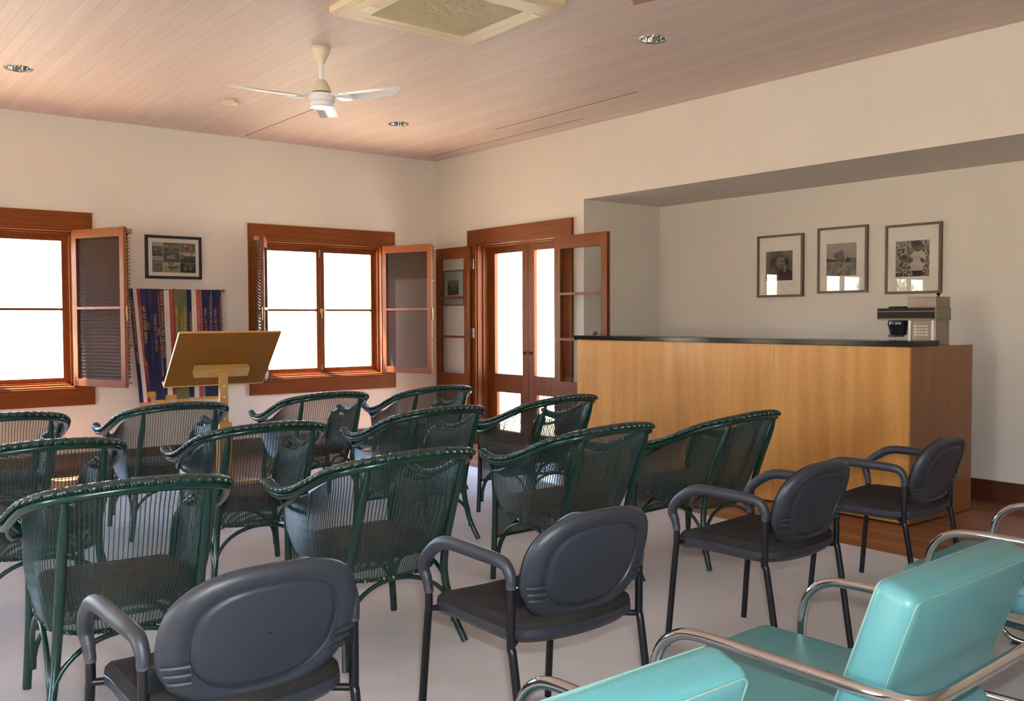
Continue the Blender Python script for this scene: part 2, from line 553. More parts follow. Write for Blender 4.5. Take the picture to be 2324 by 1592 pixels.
# opened joints between some ceiling boards
mb = MB()
for (x, y0, y1) in ((3.74, 7.2, 8.95), (5.86, 6.3, 8.9), (5.52, 5.3, 7.2)):
    mb.box(x - 0.004, x + 0.004, y0, y1, ZC - 0.001, ZC + 0.004)
tag(mb.build('trim_1', M['plug']), kind='structure')

# skirting boards
mb = MB(); mb.box(XW, XE, YN - 0.022, YN, 0, 0.17)
tag(mb.build('baseboard_north', M['skirt']), kind='structure')
mb = MB()
mb.box(XE - 0.022, XE, 8.43, YN - 0.022, 0, 0.17); mb.box(XE - 0.022, XE, YR, 6.70, 0, 0.17)
tag(mb.build('baseboard_east', M['skirt']), kind='structure')
mb = MB(); mb.box(XR - 0.022, XR, YR2, YR, 0, 0.155); mb.box(XE + 0.24, XR - 0.022, YR - 0.022, YR, 0, 0.155)
tag(mb.build('baseboard_recess', M['skirt']), kind='structure')
# low upstand behind the bar
mb = MB(); mb.box(XR - 0.012, XR, 4.0, YR, 0.95, 1.285); mb.box(XE + 0.24, XR - 0.012, YR - 0.012, YR, 0.95, 1.285)
tag(mb.build('trim_2', M['upstand']), kind='structure')

# carpet
mb = MB(); mb.rbox(-4.2, 5.06, -3.4, 7.53, 0.0, 0.012, 0.004, 2)
tag(mb.build('carpet', M['carpet']), 'large pale grey carpet covering most of the timber floor under the chairs', 'carpet')

# ------------------------------------------------------------------ outside
mb = MB(); mb.box(-150, 160, -120, 200, -0.6, -0.32)
tag(mb.build('ground', M['ground']), kind='structure')


def tree(x, y, h, r, label):
    rnd = random.Random(int(x * 31 + y * 17))
    t = empty('tree', (x, y, -0.32))
    tag(t, label, 'tree', 'trees beyond the paddock')
    b_ = MB()
    b_.tube([(0, 0, 0), (0.1, 0, h * 0.3), (-0.1, 0.1, h * 0.6)], [h * 0.035, h * 0.028, h * 0.012], 8)
    b_.build('trunk', M['bark'], t, True)
    c = MB()
    cl = [(rnd.uniform(-.7, .7) * r, rnd.uniform(-.7, .7) * r, h * rnd.uniform(.4, .92), r * rnd.uniform(.25, .5)) for _ in range(16)]
    for (cx, cy, cz, cr_) in cl:
        for _ in range(170):
            d = Vector((rnd.gauss(0, 1), rnd.gauss(0, 1), rnd.gauss(0, .8))).normalized() * cr_ * rnd.uniform(.5, 1)
            p = Vector((cx, cy, cz)) + d
            s1 = Vector((rnd.uniform(-1, 1), rnd.uniform(-1, 1), rnd.uniform(-1, 1))).normalized()
            s2 = s1.orthogonal().normalized()
            k = 0.03 * h * rnd.uniform(.5, 1.1)
            c.add([p - s1 * k, p + s2 * k * .6, p + s1 * k, p - s2 * k * .6], [(0, 1, 2, 3)])
    c.build('foliage', M['leaf'], t, normals=False)


TREES = [(-62, 60, 5.5, 3.2), (-78, 66, 6.5, 3.5), (-92, 62, 5, 3), (-108, 70, 7, 4), (-126, 66, 6, 3.5), (108, 128, 10, 6), (124, 140, 12, 7), (98, 136, 9, 5)]
TL = ['pale tree in the glare beyond the paddock, seen through the windows and doors']
for a in TREES: tree(*a, TL[0])

# thin mast and stay wire outside the middle window
t = empty('mast', (21.2, 42.0, -0.32))
tag(t, 'thin pale mast with stay wire standing outside beyond the middle window', 'mast')
mb = MB(); mb.tube([(0, 0, 0), (0, 0, 3.6)], 0.028, 8); mb.build('pole', M['hinge'], t, True)
mb = MB(); mb.tube([(-5.2, 0.2, 2.9), (-1.0, 0, 0.0)], 0.014, 6); mb.build('stay_wire', M['hinge'], t, True)


# ------------------------------------------------------------------ windows
def mitre_frame(mb, a0, a1, z0, z1, w, fn, d0, d1):
    """four mitred members around the opening a0..a1,z0..z1, width w; fn(a,z,d)"""
    A0, A1, Z0, Z1 = a0 - w, a1 + w, z0 - w, z1 + w
    mb.prism([(A0, Z1), (A1, Z1), (a1, z1), (a0, z1)], d0, d1, fn)
    mb.prism([(A0, Z0), (a0, z0), (a1, z0), (A1, Z0)], d0, d1, fn)
    mb.prism([(A0, Z0), (A0, Z1), (a0, z1), (a0, z0)], d0, d1, fn)
    mb.prism([(A1, Z0), (a1, z0), (a1, z1), (A1, Z1)], d0, d1, fn)


def frame_boxes(mb, a0, a1, z0, z1, holes_z, sl, sr, fn):
    """panel a0..a1,z0..z1 with stiles sl, sr and glazed openings holes_z [(z0,z1)]; fn(a0,a1,z0,z1)"""
    fn(a0, a0 + sl, z0, z1); fn(a1 - sr, a1, z0, z1)
    cur = z0
    for (h0, h1) in sorted(holes_z):
        fn(a0 + sl, a1 - sr, cur, h0); cur = h1
    fn(a0 + sl, a1 - sr, cur, z1)


Z0, Z1 = 0.765, 2.195


def window(n_, xc, detail=True):
    t = empty('window_%d' % n_, (xc, YN, 0))
    tag(t, kind='structure')
    a = 0.70
    mb = MB(); mitre_frame(mb, -a, a, Z0, Z1, 0.158, lambda p, q, d: (p, d, q), -0.030, 0.0)
    mb.build('casing', M['red_x'], t)
    mb = MB()
    for z in (Z0, Z1):
        s_ = 1 if z == Z0 else -1
        mb.box(-a, a, -0.012, 0.20, min(z, z + s_ * 0.016), max(z, z + s_ * 0.016))
        mb.box(-a, a, 0.045, 0.20, min(z, z + s_ * 0.034), max(z, z + s_ * 0.034))
        mb.box(-a, a, 0.085, 0.20, min(z, z + s_ * 0.050), max(z, z + s_ * 0.050))
    for s_ in (-1, 1):
        x0 = s_ * a
        for (y0, w) in ((-0.012, 0.012), (0.045, 0.026), (0.085, 0.036)):
            x1 = x0 - s_ * w
            mb.box(min(x0, x1), max(x0, x1), y0, 0.20, Z0, Z1)
    mb.build('jamb', M['red_x'], t)
    for s_ in (-1, 1):
        x0, x1 = (-0.665, -0.002) if s_ < 0 else (0.002, 0.665)
        mb = MB()
        frame_boxes(mb, x0, x1, 0.812, 2.148, [(0.855, 1.467), (1.489, 2.098)], 0.044 if s_ > 0 else 0.042, 0.042 if s_ > 0 else 0.044, lambda p, q, c, d: mb.box(p, q, 0.105, 0.145, c, d))
        sh = mb.build('sash', M['red_z'], t)
        mb = MB(); mb.box(x0 + 0.03, x1 - 0.03, 0.124, 0.128, 0.85, 2.102)
        mb.build('pane', M['glass'], sh)
    if detail:
        mb = MB()
        mb.box(-0.014, 0.014, 0.094, 0.105, 1.445, 1.495)
        mb.rbox(0.004, 0.012, 0.084, 0.095, 1.39, 1.47, 0.003, 2)
        mb.rbox(0.0, 0.055, 0.080, 0.092, 1.470, 1.486, 0.003, 2)
        tag(mb.build('latch', M['brass'], t), 'brass latch')
        mb = MB(); mb.rbox(-0.016, -0.006, 0.096, 0.105, 2.05, 2.13, 0.003, 2)
        tag(mb.build('bolt', M['brass'], t), 'brass bolt')
        mb = MB(); mb.rbox(0.004, 0.014, 0.096, 0.105, 0.83, 0.89, 0.003, 2)
        tag(mb.build('bolt', M['brass'], t), 'brass bolt')
    return t


def casement(win, xc, side, ang):
    """insect-screen sash hinged on the inner frame; local x runs from the hinge to the free edge"""
    hx = side * 0.69
    cs = MB()
    w = 0.675
    z0, z1 = 0.79, 2.185
    frame_boxes(cs, 0, w, z0, z1, [(z0 + 0.065, 1.475), (1.497, z1 - 0.078)], 0.052, 0.052, lambda p, q, c, d: cs.box(p, q, -0.017, 0.017, c, d))
    o = cs.build('casement', M['red_z'], win)
    o.location = (hx, -0.052, 0)
    o.rotation_euler = (0, 0, R_(ang))
    m2 = MB(); m2.box(0.045, w - 0.045, -0.003, 0.0, z0 + 0.06, z1 - 0.07)
    m2.build('insect_screen', M['screen'], o)
    m3 = MB(); m3.rbox(w, w + 0.010, -0.006, 0.006, 1.43, 1.50, 0.003, 2)
    m3.rbox(w + 0.006, w + 0.014, -0.005, 0.005, 1.37, 1.45, 0.003, 2)
    tag(m3.build('catch', M['brass'], o), 'brass catch')
    return hx


def blind(xc, side, ang, drop, label):
    """timber venetian blind on the wall side of an opened casement"""
    hx = xc + side * 0.69
    t = empty('venetian_blind', (hx, YN - 0.052, 0), R_(ang))
    tag(t, label, 'blind', 'timber venetian blinds on the casements')
    sg = 1 if side > 0 else -1           # wall side of the leaf: +y local for right-hand leaves
    x0, x1 = 0.022, 0.655
    yc = sg * 0.048
    m_ = MB(); m_.rbox(x0 - 0.005, x1 + 0.028, yc - 0.026, yc + 0.026, 2.128, 2.172, 0.003, 2)
    m_.build('headrail', M['slat'], t)
    m_ = MB()
    z = 2.112
    zb = 2.128 - drop
    pitch = 0.031
    tl = 0.85 * sg
    while z > zb + 0.02:
        T = Matrix.Translation((0, yc, z)) @ Matrix.Rotation(tl, 4, 'X')
        m_.box(x0, x1, -0.0225, 0.0225, -0.0012, 0.0012, T)
        z -= pitch
    m_.build('slats', M['slat'], t)
    m_ = MB(); m_.rbox(x0, x1, yc - 0.023, yc + 0.023, zb - 0.008, zb + 0.008, 0.003, 2)
    m_.build('bottom_rail', M['slat'], t)
    for xx in (x0 + 0.10, x1 - 0.10):
        for sd in (-1, 1):
            m_ = MB(); m_.tube([(xx, yc + sd * 0.024, 2.13), (xx, yc + sd * 0.024, zb)], 0.0012, 5)
            m_.build('ladder_cord', M['hinge'], t)
    m_ = MB()
    yk = sg * 0.085
    for k, (xx, zz) in enumerate(((x1 - 0.02, 1.16), (x1 - 0.05, 0.96))):
        m_.tube([(xx, yk, 2.14), (xx, yk, zz)], 0.0013, 5)
        m_.lathe([(0.004, 0.02), (0.010, 0.005), (0.012, -0.008), (0.005, -0.022)], (xx, yk, zz), 12)
    m_.build('pull_cord', M['slat'], t, True)


w1 = window(1, WIN[1]); w2 = window(2, WIN[0])
window(3, WIN[2], False); window(4, WIN[3], False)
casement(w1, WIN[1], 1, -67.0)
casement(w2, WIN[0], 1, -71.0)
casement(w2, WIN[0], -1, -116.5)
blind(WIN[1], 1, -67.0, 1.30, 'fully lowered timber venetian blind on the open casement beside the ribbons')
blind(WIN[0], 1, -71.0, 0.335, 'half raised timber venetian blind on the casement next to the doors')
blind(WIN[0], -1, -116.5, 1.30, 'lowered timber venetian blind seen edge-on behind the lectern board')

# ------------------------------------------------------------------ doors
D = empty('door_1', (XE, 7.572, 0))
tag(D, kind='structure')
a = 0.7025
mb = MB()
w = 0.157
fn = lambda p, q, d: (d, p, q)
mb.prism([(-a - w, 2.195 + w), (a + w, 2.195 + w), (a, 2.195), (-a, 2.195)], -0.032, 0, fn)
mb.prism([(-a - w, 0), (-a - w, 2.195 + w), (-a, 2.195), (-a, 0)], -0.032, 0, fn)
mb.prism([(a + w, 0), (a, 0), (a, 2.195), (a + w, 2.195 + w)], -0.032, 0, fn)
mb.build('casing', M['red_y'], D)
mb = MB()
for s_ in (-1, 1):
    for (x0, th) in ((-0.012, 0.014), (0.05, 0.030)):
        y0, y1 = s_ * a, s_ * (a - th)
        mb.box(x0, 0.24, min(y0, y1), max(y0, y1), 0, 2.195)
mb.box(-0.012, 0.24, -a, a, 2.181, 2.195); mb.box(0.05, 0.24, -a, a, 2.165, 2.195)
mb.box(-0.01, 0.26, -a, a, -0.02, 0.018)
mb.build('jamb', M['red_z'], D)
for s_ in (-1, 1):
    y0, y1 = (0.003, a - 0.032) if s_ > 0 else (-a + 0.032, -0.003)
    mi, ms = (0.095, 0.095)
    mb = MB()
    X0, X1 = 0.135, 0.178
    bx = lambda p, q, c, d: mb.box(X0, X1, p, q, c, d)
    frame_boxes(mb, y0, y1, 0.775, 2.163, [(0.778, 2.090)], mi, ms, bx)
    frame_boxes(mb, y0, y1, 0.02, 0.775, [(0.16, 0.578)], mi + 0.035, ms + 0.035, bx)
    # gunstock joint lines of the lower stiles
    for yy, sg in ((y0 + mi, 1), (y1 - ms, -1)):
        mb.prism([(yy, 0.775), (yy + sg * 0.035, 0.578), (yy + sg * 0.038, 0.578), (yy + sg * 0.003, 0.775)], X0 - 0.0015, X0, lambda p, q, d: (d, p, q))
    lf = mb.build('outer_leaf', M['red_z'], D)
    mb = MB(); mb.box(0.154, 0.158, y0 + 0.08, y1 - 0.08, 0.77, 2.10)
    mb.build('pane', M['glass'], lf)
    mb = MB(); mb.box(0.154, 0.158, y0 + 0.10, y1 - 0.10, 0.15, 0.585)
    mb.build('pane', M['glass'], lf)
    mb = MB()
    yk = s_ * 0.050
    mb.lathe([(0.014, 0), (0.014, 0.004), (0.007, 0.006), (0.007, 0.012), (0.013, 0.016), (0.013, 0.022), (0.006, 0.026)], (0, 0, 0), 16)
    mb.v = [(X0 - z_, yk + y_, 1.02 + x_) for (x_, y_, z_) in mb.v]
    tag(mb.build('knob', M['plug'], lf, True), 'small dark round knob')
# inner leaves folded back against the wall
for s_ in (-1, 1):
    if s_ > 0:
        y0, y1 = 8.345 - 7.572, 8.972 - 7.572
    else:
        y0, y1 = 6.170 - 7.572, 6.905 - 7.572
    X0, X1 = -0.085, -0.045
    mb = MB()
    frame_boxes(mb, y0, y1, 0.012, 2.178, [(0.765, 1.165), (1.190, 1.605), (1.630, 2.055)], 0.078, 0.088, lambda p, q, c, d: mb.box(X0, X1, p, q, c, d))
    lf = mb.build('inner_leaf', M['red_z'], D)
    for (c, d) in ((0.765, 1.165), (1.190, 1.605), (1.630, 2.055)):
        mb = MB(); mb.box(-0.067, -0.063, y0 + 0.07, y1 - 0.08, c - 0.006, d + 0.006)
        mb.build('pane', M['glass'], lf)
    for z in (0.35, 1.22, 1.98):
        yy = y0 if s_ > 0 else y1
        mb = MB(); mb.rbox(-0.052, -0.034, yy - 0.055, yy + 0.005, z - 0.055, z + 0.055, 0.003, 2)
        mb.tube([(-0.062, yy - 0.012 * s_, z - 0.055), (-0.062, yy - 0.012 * s_, z + 0.055)], 0.008, 8)
        mb.build('hinge', M['hinge'], lf, True)

# ------------------------------------------------------------------ counter with black bar top
CX, CY0, CY1 = 5.835, 3.16, 6.375
t = empty('bar_counter', (CX, CY0, 0))
tag(t, 'long honey-coloured veneered bar counter standing in front of the wall recess', 'counter')
L_ = CY1 - CY0
mb = MB(); mb.box(0, 0.022, 0.0, 1.055 - 0.0008, 0.012, 1.184); mb.build('front_panel', M['veneer'], t)
mb = MB(); mb.box(0, 0.022, 1.055 + 0.0008, L_, 0.012, 1.184); mb.build('front_panel', M['veneer'], t)
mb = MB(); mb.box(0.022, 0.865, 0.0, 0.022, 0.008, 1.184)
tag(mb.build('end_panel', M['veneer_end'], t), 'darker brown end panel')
mb = MB(); mb.box(0.022, 0.30, L_ - 0.02, L_, 0.012, 1.184); mb.build('side_panel', M['white_paint'], t)
mb = MB(); mb.box(0.03, 0.28, 0.03, L_ - 0.03, 0.0, 0.03); mb.build('plinth', M['plug'], t)
mb = MB(); mb.box(0.30, 0.865, 0.022, L_ - 0.02, 0.985, 1.02); mb.build('worktop', M['white_paint'], t)
mb = MB(); mb.box(0.30, 0.32, 0.022, L_ - 0.02, 0.0, 0.985); mb.build('back_panel', M['white_paint'], t)
mb = MB(); mb.rbox(5.815 - CX, 6.205 - CX, 3.15 - CY0, 6.40 - CY0, 1.184, 1.222, 0.003, 2)
tag(mb.build('bar_top', M['bar_top'], t), 'glossy black bar top')
# pebble
mb = MB(); mb.lathe([(0.004, -0.021), (0.016, -0.017), (0.025, -0.004), (0.026, 0.006), (0.018, 0.017), (0.005, 0.022)], (0, 0, 0), 20)
o = mb.build('pebble', M['pebble'], None, True); o.location = (5.93, 6.24, 1.244)
tag(o, 'small round brown stone at the left end of the black bar top', 'stone')

# coffee brewer
t = empty('coffee_brewer', (6.27, 3.21, 1.02))
tag(t, 'stainless steel filter coffee brewer with black basket at the right end of the bar', 'coffee machine')
mb = MB(); mb.rbox(0.004, 0.19, 0.0, 0.205, 0.0, 0.34, 0.004, 2); mb.build('body', M['steel'], t, True)
mb = MB(); mb.rbox(-0.004, 0.196, -0.002, 0.205, 0.425, 0.502, 0.004, 2); mb.build('tank', M['steel'], t, True)
mb = MB(); mb.rbox(-0.006, 0.205, -0.004, 0.43, 0.34, 0.425, 0.003, 2)
tag(mb.build('brew_head', M['steel_side'], t, True), 'brew head with brown-black side panel')
mb = MB(); mb.box(-0.010, -0.005, 0.004, 0.428, 0.352, 0.398); mb.box(-0.010, -0.005, 0.004, 0.428, 0.404, 0.424)
mb.build('trim_panel', M['black_gloss'], t)
mb = MB()
for z in (0.3505, 0.401): mb.box(-0.012, -0.005, 0.0, 0.430, z - 0.0013, z + 0.0013)
mb.build('trim_strip', M['steel'], t)
mb = MB()
mb.box(-0.003, 0.005, 0.012, 0.030, 0.02, 0.338); mb.box(-0.003, 0.005, 0.178, 0.196, 0.02, 0.338)
mb.build('edge_strip', M['cream_steel'], t)
mb = MB()
for k in range(4):
    z = 0.235 + 0.020 * k
    mb.box(-0.001, 0.005, 0.065, 0.145, z, z + 0.004)
    for y in (0.063, 0.147):
        mb.lathe([(0.005, -0.004), (0.005, 0.004)], (0.002, y, z + 0.002), 8)
mb.build('vent', M['cream_steel'], t)
mb = MB(); mb.lathe([(0.0, 0.338), (0.070, 0.338), (0.076, 0.31), (0.073, 0.302), (0.060, 0.258), (0.063, 0.254), (0.055, 0.232), (0.02, 0.228), (0.02, 0.222), (0.0, 0.222)], (0.10, 0.325, 0), 28, cap=False)
mb.rbox(0.05, 0.08, 0.27, 0.38, 0.220, 0.234, 0.004, 2)
mb.build('filter_basket', M['black_bakelite'], t, True)
mb = MB(); mb.lathe([(0.0, 0.438), (0.075, 0.438), (0.080, 0.425)], (0.10, 0.315, 0), 28, cap=False)
mb.build('lid', M['black_gloss'], t, True)
mb = MB(); mb.lathe([(0.006, 0.50), (0.006, 0.512), (0.016, 0.522), (0.010, 0.530)], (0.14, 0.055, 0), 14)
mb.build('filler_cap', M['black_gloss'], t, True)
mb = MB(); mb.rbox(-0.005, 0.20, 0.0, 0.40, -0.0, 0.012, 0.003, 2); mb.lathe([(0.065, 0.012), (0.065, 0.02)], (0.10, 0.305, 0), 24)
mb.build('base', M['steel'], t)


# ------------------------------------------------------------------ pictures
def picture(name, label, cat, group, P0, ux, w, h, fw, depth, fmat, mmat, draw, margins, nrm, rz=0.0):
    """P0: lower left corner on the wall; ux: horizontal direction; nrm: outwards"""
    t = empty(name, P0, R_(rz))
    tag(t, label, cat, group)
    ux = Vector(ux); nn = Vector(nrm)
    F = lambda a, z, d: tuple(ux * a + Vector((0, 0, z)) + nn * d)
    mb = MB()
    mitre_frame(mb, fw, w - fw, fw, h - fw, fw, F, 0.002, depth)
    mb.build('frame', fmat, t)
    mb = MB(); mb.prism([(fw * .8, fw * .8), (w - fw * .8, fw * .8), (w - fw * .8, h - fw * .8), (fw * .8, h - fw * .8)], 0.002, depth - 0.010, F)
    mb.build('mount', mmat, t)
    l_, r_, b_, t_ = margins
    mb = MB()
    mats = draw(mb, lambda a, z: (l_ + a * (w - l_ - r_), b_ + z * (h - b_ - t_)), F, depth - 0.010)
    mb.build('print', mats, t, normals=False)
    mb = MB(); mb.prism([(fw * .9, fw * .9), (w - fw * .9, fw * .9), (w - fw * .9, h - fw * .9), (fw * .9, h - fw * .9)], depth - 0.006, depth - 0.005, F)
    mb.build('glazing', M['pic_glass'], t)
    return t


_pc = {}


def pm(c):
    k = tuple(round(x, 3) for x in c)
    if k not in _pc: _pc[k] = mat('print_tone', k, 0.6, spec=0.2)
    return _pc[k]


def shapes(lst):
    def draw(mb, uv, F, d):
        mats = []
        for i, (poly, c) in enumerate(lst):
            mm = c if not isinstance(c, tuple) else pm(c)
            if mm not in mats: mats.append(mm)
            mb.cur = mats.index(mm)
            pts = [F(*uv(a, z), d + 0.0004 + 0.00012 * i) for a, z in poly]
            mb.add(pts, [tuple(range(len(pts)))])
        return mats
    return draw


def ell(cx, cy, rx, ry, n_=20, rot=0.0):
    return [(cx + rx * math.cos(k * 2 * PI / n_) * math.cos(rot) - ry * math.sin(k * 2 * PI / n_) * math.sin(rot), cy + rx * math.cos(k * 2 * PI / n_) * math.sin(rot) + ry * math.sin(k * 2 * PI / n_) * math.cos(rot)) for k in range(n_)]


def rect(a, b_, c, d): return [(a, c), (b_, c), (b_, d), (a, d)]


def noise_print(name, c1, c2, sc):
    m_ = mat(name, c1, 0.6, spec=0.2)
    noise_col(m_, c1, c2, (1, 1, 1), sc, 5, 0.42, 0.58)
    return m_


g_wood = noise_print('print_boards', (0.05, 0.045, 0.035), (0.12, 0.105, 0.085), 18)
g_leaf = noise_print('print_foliage', (0.02, 0.017, 0.012), (0.36, 0.32, 0.25), 55)
g_field = noise_print('print_field', (0.14, 0.13, 0.11), (0.26, 0.24, 0.20), 25)
LT = (0.36, 0.33, 0.27)
DK = (0.022, 0.018, 0.013)
p1 = shapes([(rect(0, 1, 0, 1), g_wood), (rect(0, .17, 0, 1), (0.14, 0.125, 0.10)),
             ([(.40, 0), (1, 0), (1, .27), (.86, .38), (.70, .42), (.52, .34), (.42, .24)], (0.035, 0.03, 0.022)),
             (ell(.51, .74, .19, .17), DK), (ell(.545, .62, .155, .215), (0.20, 0.17, 0.13)), (ell(.60, .56, .09, .15), (0.13, 0.11, 0.085)),
             (ell(.49, .83, .17, .07), DK), (ell(.47, .655, .035, .014), DK), (ell(.61, .665, .035, .014), DK),
             ([(.525, .65), (.555, .65), (.575, .55), (.51, .55)], (0.24, 0.21, 0.165)), (ell(.545, .47, .06, .016), (0.07, 0.05, 0.04)),
             ([(.66, .28), (.72, .26), (.80, .42), (.80, .62), (.75, .66), (.69, .48)], (0.17, 0.145, 0.11)), (ell(.79, .64, .05, .14), DK)])
p2 = shapes([(rect(0, 1, .44, 1), (0.30, 0.27, 0.235)), (rect(0, 1, .72, 1), (0.34, 0.31, 0.265)), (rect(0, 1, 0, .46), g_field),
             ([(0, .44), (.4, .44), (.6, .42), (.6, .45), (.3, .50), (.12, .52), (.04, .56), (0, .55)], (0.05, 0.045, 0.035)),
             ([(.22, .70), (.54, .80), (.64, .46), (.32, .44)], (0.10, 0.09, 0.075)), ([(.22, .70), (.54, .80), (.55, .755), (.235, .655)], (0.15, 0.135, 0.11)),
             ([(.25, .60), (.57, .67), (.575, .65), (.255, .58)], (0.06, 0.05, 0.04)),
             (ell(.73, .48, .09, .085), (0.06, 0.055, 0.045)), (ell(.725, .475, .06, .06), (0.015, 0.013, 0.01)), ([(.80, .55), (1, .52), (1, .40), (.82, .42)], (0.12, 0.11, 0.09)),
             (ell(.55, .24, .3, .05, rot=.6), (0.29, 0.265, 0.22))])
p3 = shapes([(rect(0, 1, 0, 1), g_leaf), ([(.40, .44), (.46, .62), (.60, .72), (.78, .72), (.88, .62), (.90, .40), (.80, .16), (.48, .16)], (0.44, 0.40, 0.33)),
             (ell(.64, .86, .155, .135), DK), (ell(.66, .80, .11, .12), (0.085, 0.065, 0.045)), (ell(.60, .92, .15, .08), (0.012, 0.010, 0.008)),
             (ell(.45, .46, .10, .07, rot=.9), (0.06, 0.045, 0.03)), (ell(.80, .44, .09, .05, rot=-.7), (0.06, 0.045, 0.03)), (ell(.62, .52, .16, .05), (0.35, 0.32, 0.26)),
             (ell(.26, .50, .12, .09), (0.10, 0.08, 0.06)), (ell(.26, .55, .11, .06), DK), ([(.50, .16), (.80, .16), (.78, 0), (.52, 0)], (0.05, 0.04, 0.03))])
# three frames on the recess wall; seen from the room the horizontal direction is -y
uy = (0, -1, 0)
picture('framed_photograph', 'dark framed black and white portrait, leftmost of the three pictures above the bar', 'picture', 'framed photographs above the bar', (XR - 0.011, 5.333, 1.566), uy, 0.478, 0.560, 0.020, 0.030, M['dark_frame'], M['mat_board'], p1, (0.092, 0.108, 0.148, 0.147), (-1, 0, 0), 1.2)
picture('framed_photograph', 'dark framed photograph of a tilted crate, middle one of the three above the bar', 'picture', 'framed photographs above the bar', (XR, 4.710, 1.588), uy, 0.470, 0.563, 0.020, 0.030, M['dark_frame'], M['mat_board'], p2, (0.087, 0.100, 0.146, 0.140), (-1, 0, 0))
picture('framed_photograph', 'dark framed photograph of a child in a white shirt, hung above the coffee brewer', 'picture', 'framed photographs above the bar', (XR, 4.080, 1.568), uy, 0.466, 0.557, 0.020, 0.030, M['dark_frame'], M['mat_board'], p3, (0.088, 0.098, 0.137, 0.135), (-1, 0, 0))
p4 = shapes([(rect(0, 1, 0, 1), (0.30, 0.23, 0.14)), (rect(0, 1, 0, .36), (0.06, 0.05, 0.035)), ([(0, .36), (0, .62), (.15, .7), (.3, .5), (.5, .45), (.7, .56), (.85, .66), (1, .5), (1, .36)], (0.085, 0.07, 0.05)), ([(.35, .36), (.42, .55), (.6, .58), (.72, .36)], (0.20, 0.16, 0.10))])
picture('framed_photograph', 'thin framed sepia landscape photograph hanging behind the glazed door leaf in the corner', 'picture', None, (XE, 8.915, 1.528), uy, 0.402, 0.402, 0.012, 0.022, M['dark_frame'], M['mat_board'], p4, (0.075, 0.11, 0.12, 0.115), (-1, 0, 0))
# collage on the north wall
GR = (0.05, 0.09, 0.025); BR = (0.07, 0.045, 0.03); SK = (0.20, 0.26, 0.32); OR = (0.25, 0.085, 0.03); DG = (0.035, 0.04, 0.028); TN = (0.36, 0.31, 0.22)


def cell(a, b_, c, d, lst):
    return [([(a + (b_ - a) * x, c + (d - c) * z) for x, z in poly], col) for poly, col in lst]


cw = []
cw += [(rect(0, 1, 0, 1), (0.40, 0.37, 0.31))]
cw += cell(0, .235, .535, 1, [(rect(0, 1, 0, 1), DG), (rect(0, 1, .72, 1), TN), (ell(.45, .55, .3, .16), (0.10, 0.10, 0.06)), (ell(.25, .45, .12, .08), (0.22, 0.2, 0.13)), (ell(.5, .2, .4, .08), BR), (rect(.86, .92, .3, .9), (0.3, 0.28, 0.2))])
cw += cell(0, .235, 0, .525, [(rect(0, 1, 0, 1), (0.11, 0.10, 0.055)), (rect(0, 1, .74, 1), SK), (rect(0, 1, .66, .76), (0.08, 0.11, 0.15)), (ell(.5, .56, .36, .12), (0.30, 0.17, 0.06)), (ell(.62, .48, .26, .10), (0.06, 0.03, 0.02)), (rect(.3, .38, .34, .5), BR), (rect(.7, .76, .34, .48), TN), ([(0, 0), (.35, 0), (.1, .3), (0, .32)], (0.05, 0.15, 0.05))])
cw += cell(.25, .625, .685, 1, [(rect(0, 1, 0, 1), BR), (rect(0, 1, .42, .8), (0.12, 0.16, 0.04)), (rect(0, 1, .86, 1), (0.10, 0.05, 0.04)), (ell(.48, .62, .14, .2), (0.20, 0.06, 0.035)), (rect(.40, .44, .18, .5), TN), (rect(.54, .58, .18, .5), TN), (ell(.62, .66, .04, .1), TN)])
cw += cell(.635, 1, .685, 1, [(rect(0, 1, 0, 1), (0.09, 0.12, 0.04)), (rect(0, 1, 0, .3), (0.17, 0.085, 0.05)), (ell(.58, .72, .22, .17), OR), (rect(.42, .48, .3, .6), (0.05, 0.03, 0.02)), (rect(.68, .74, .3, .6), TN), (ell(.32, .74, .06, .14), TN)])
cw += cell(.25, .625, .345, .675, [(rect(0, 1, 0, 1), (0.025, 0.028, 0.016)), ([(.18, .36), (.24, .62), (.62, .72), (.76, .32)], (0.26, 0.23, 0.26)), ([(.32, .40), (.36, .74), (.56, .74), (.66, .36)], (0.32, 0.10, 0.085)), (rect(.25, .75, .2, .32), (0.04, 0.03, 0.075)), (ell(.65, .70, .06, .12), (0.13, 0.22, 0.30))])
cw += cell(.635, 1, .335, .675, [(rect(0, 1, 0, 1), (0.03, 0.025, 0.022)), (rect(0, 1, .66, 1), TN), (ell(.12, .6, .18, .25), (0.12, 0.11, 0.06)), (ell(.5, .46, .2, .2), (0.015, 0.015, 0.015)), (ell(.52, .48, .03, .09), TN), (rect(.72, .78, .3, 1), (0.05, 0.06, 0.06)), (ell(.82, .5, .1, .2), (0.05, 0.07, 0.08))])
cw += cell(.25, .625, 0, .335, [(rect(0, 1, 0, 1), (0.20, 0.20, 0.07)), (rect(0, 1, .6, 1), (0.24, 0.27, 0.27)), (ell(.45, .9, .2, .2), (0.10, 0.12, 0.09)), (ell(.85, .62, .15, .16), (0.10, 0.11, 0.08)), (rect(0, 1, 0, .12), (0.28, 0.13, 0.09)), (ell(.58, .46, .26, .16), (0.07, 0.045, 0.025)), (ell(.38, .54, .09, .14), (0.04, 0.03, 0.025)), (rect(.44, .50, .1, .4), (0.05, 0.035, 0.03)), (rect(.74, .80, .1, .4), (0.14, 0.08, 0.04))])
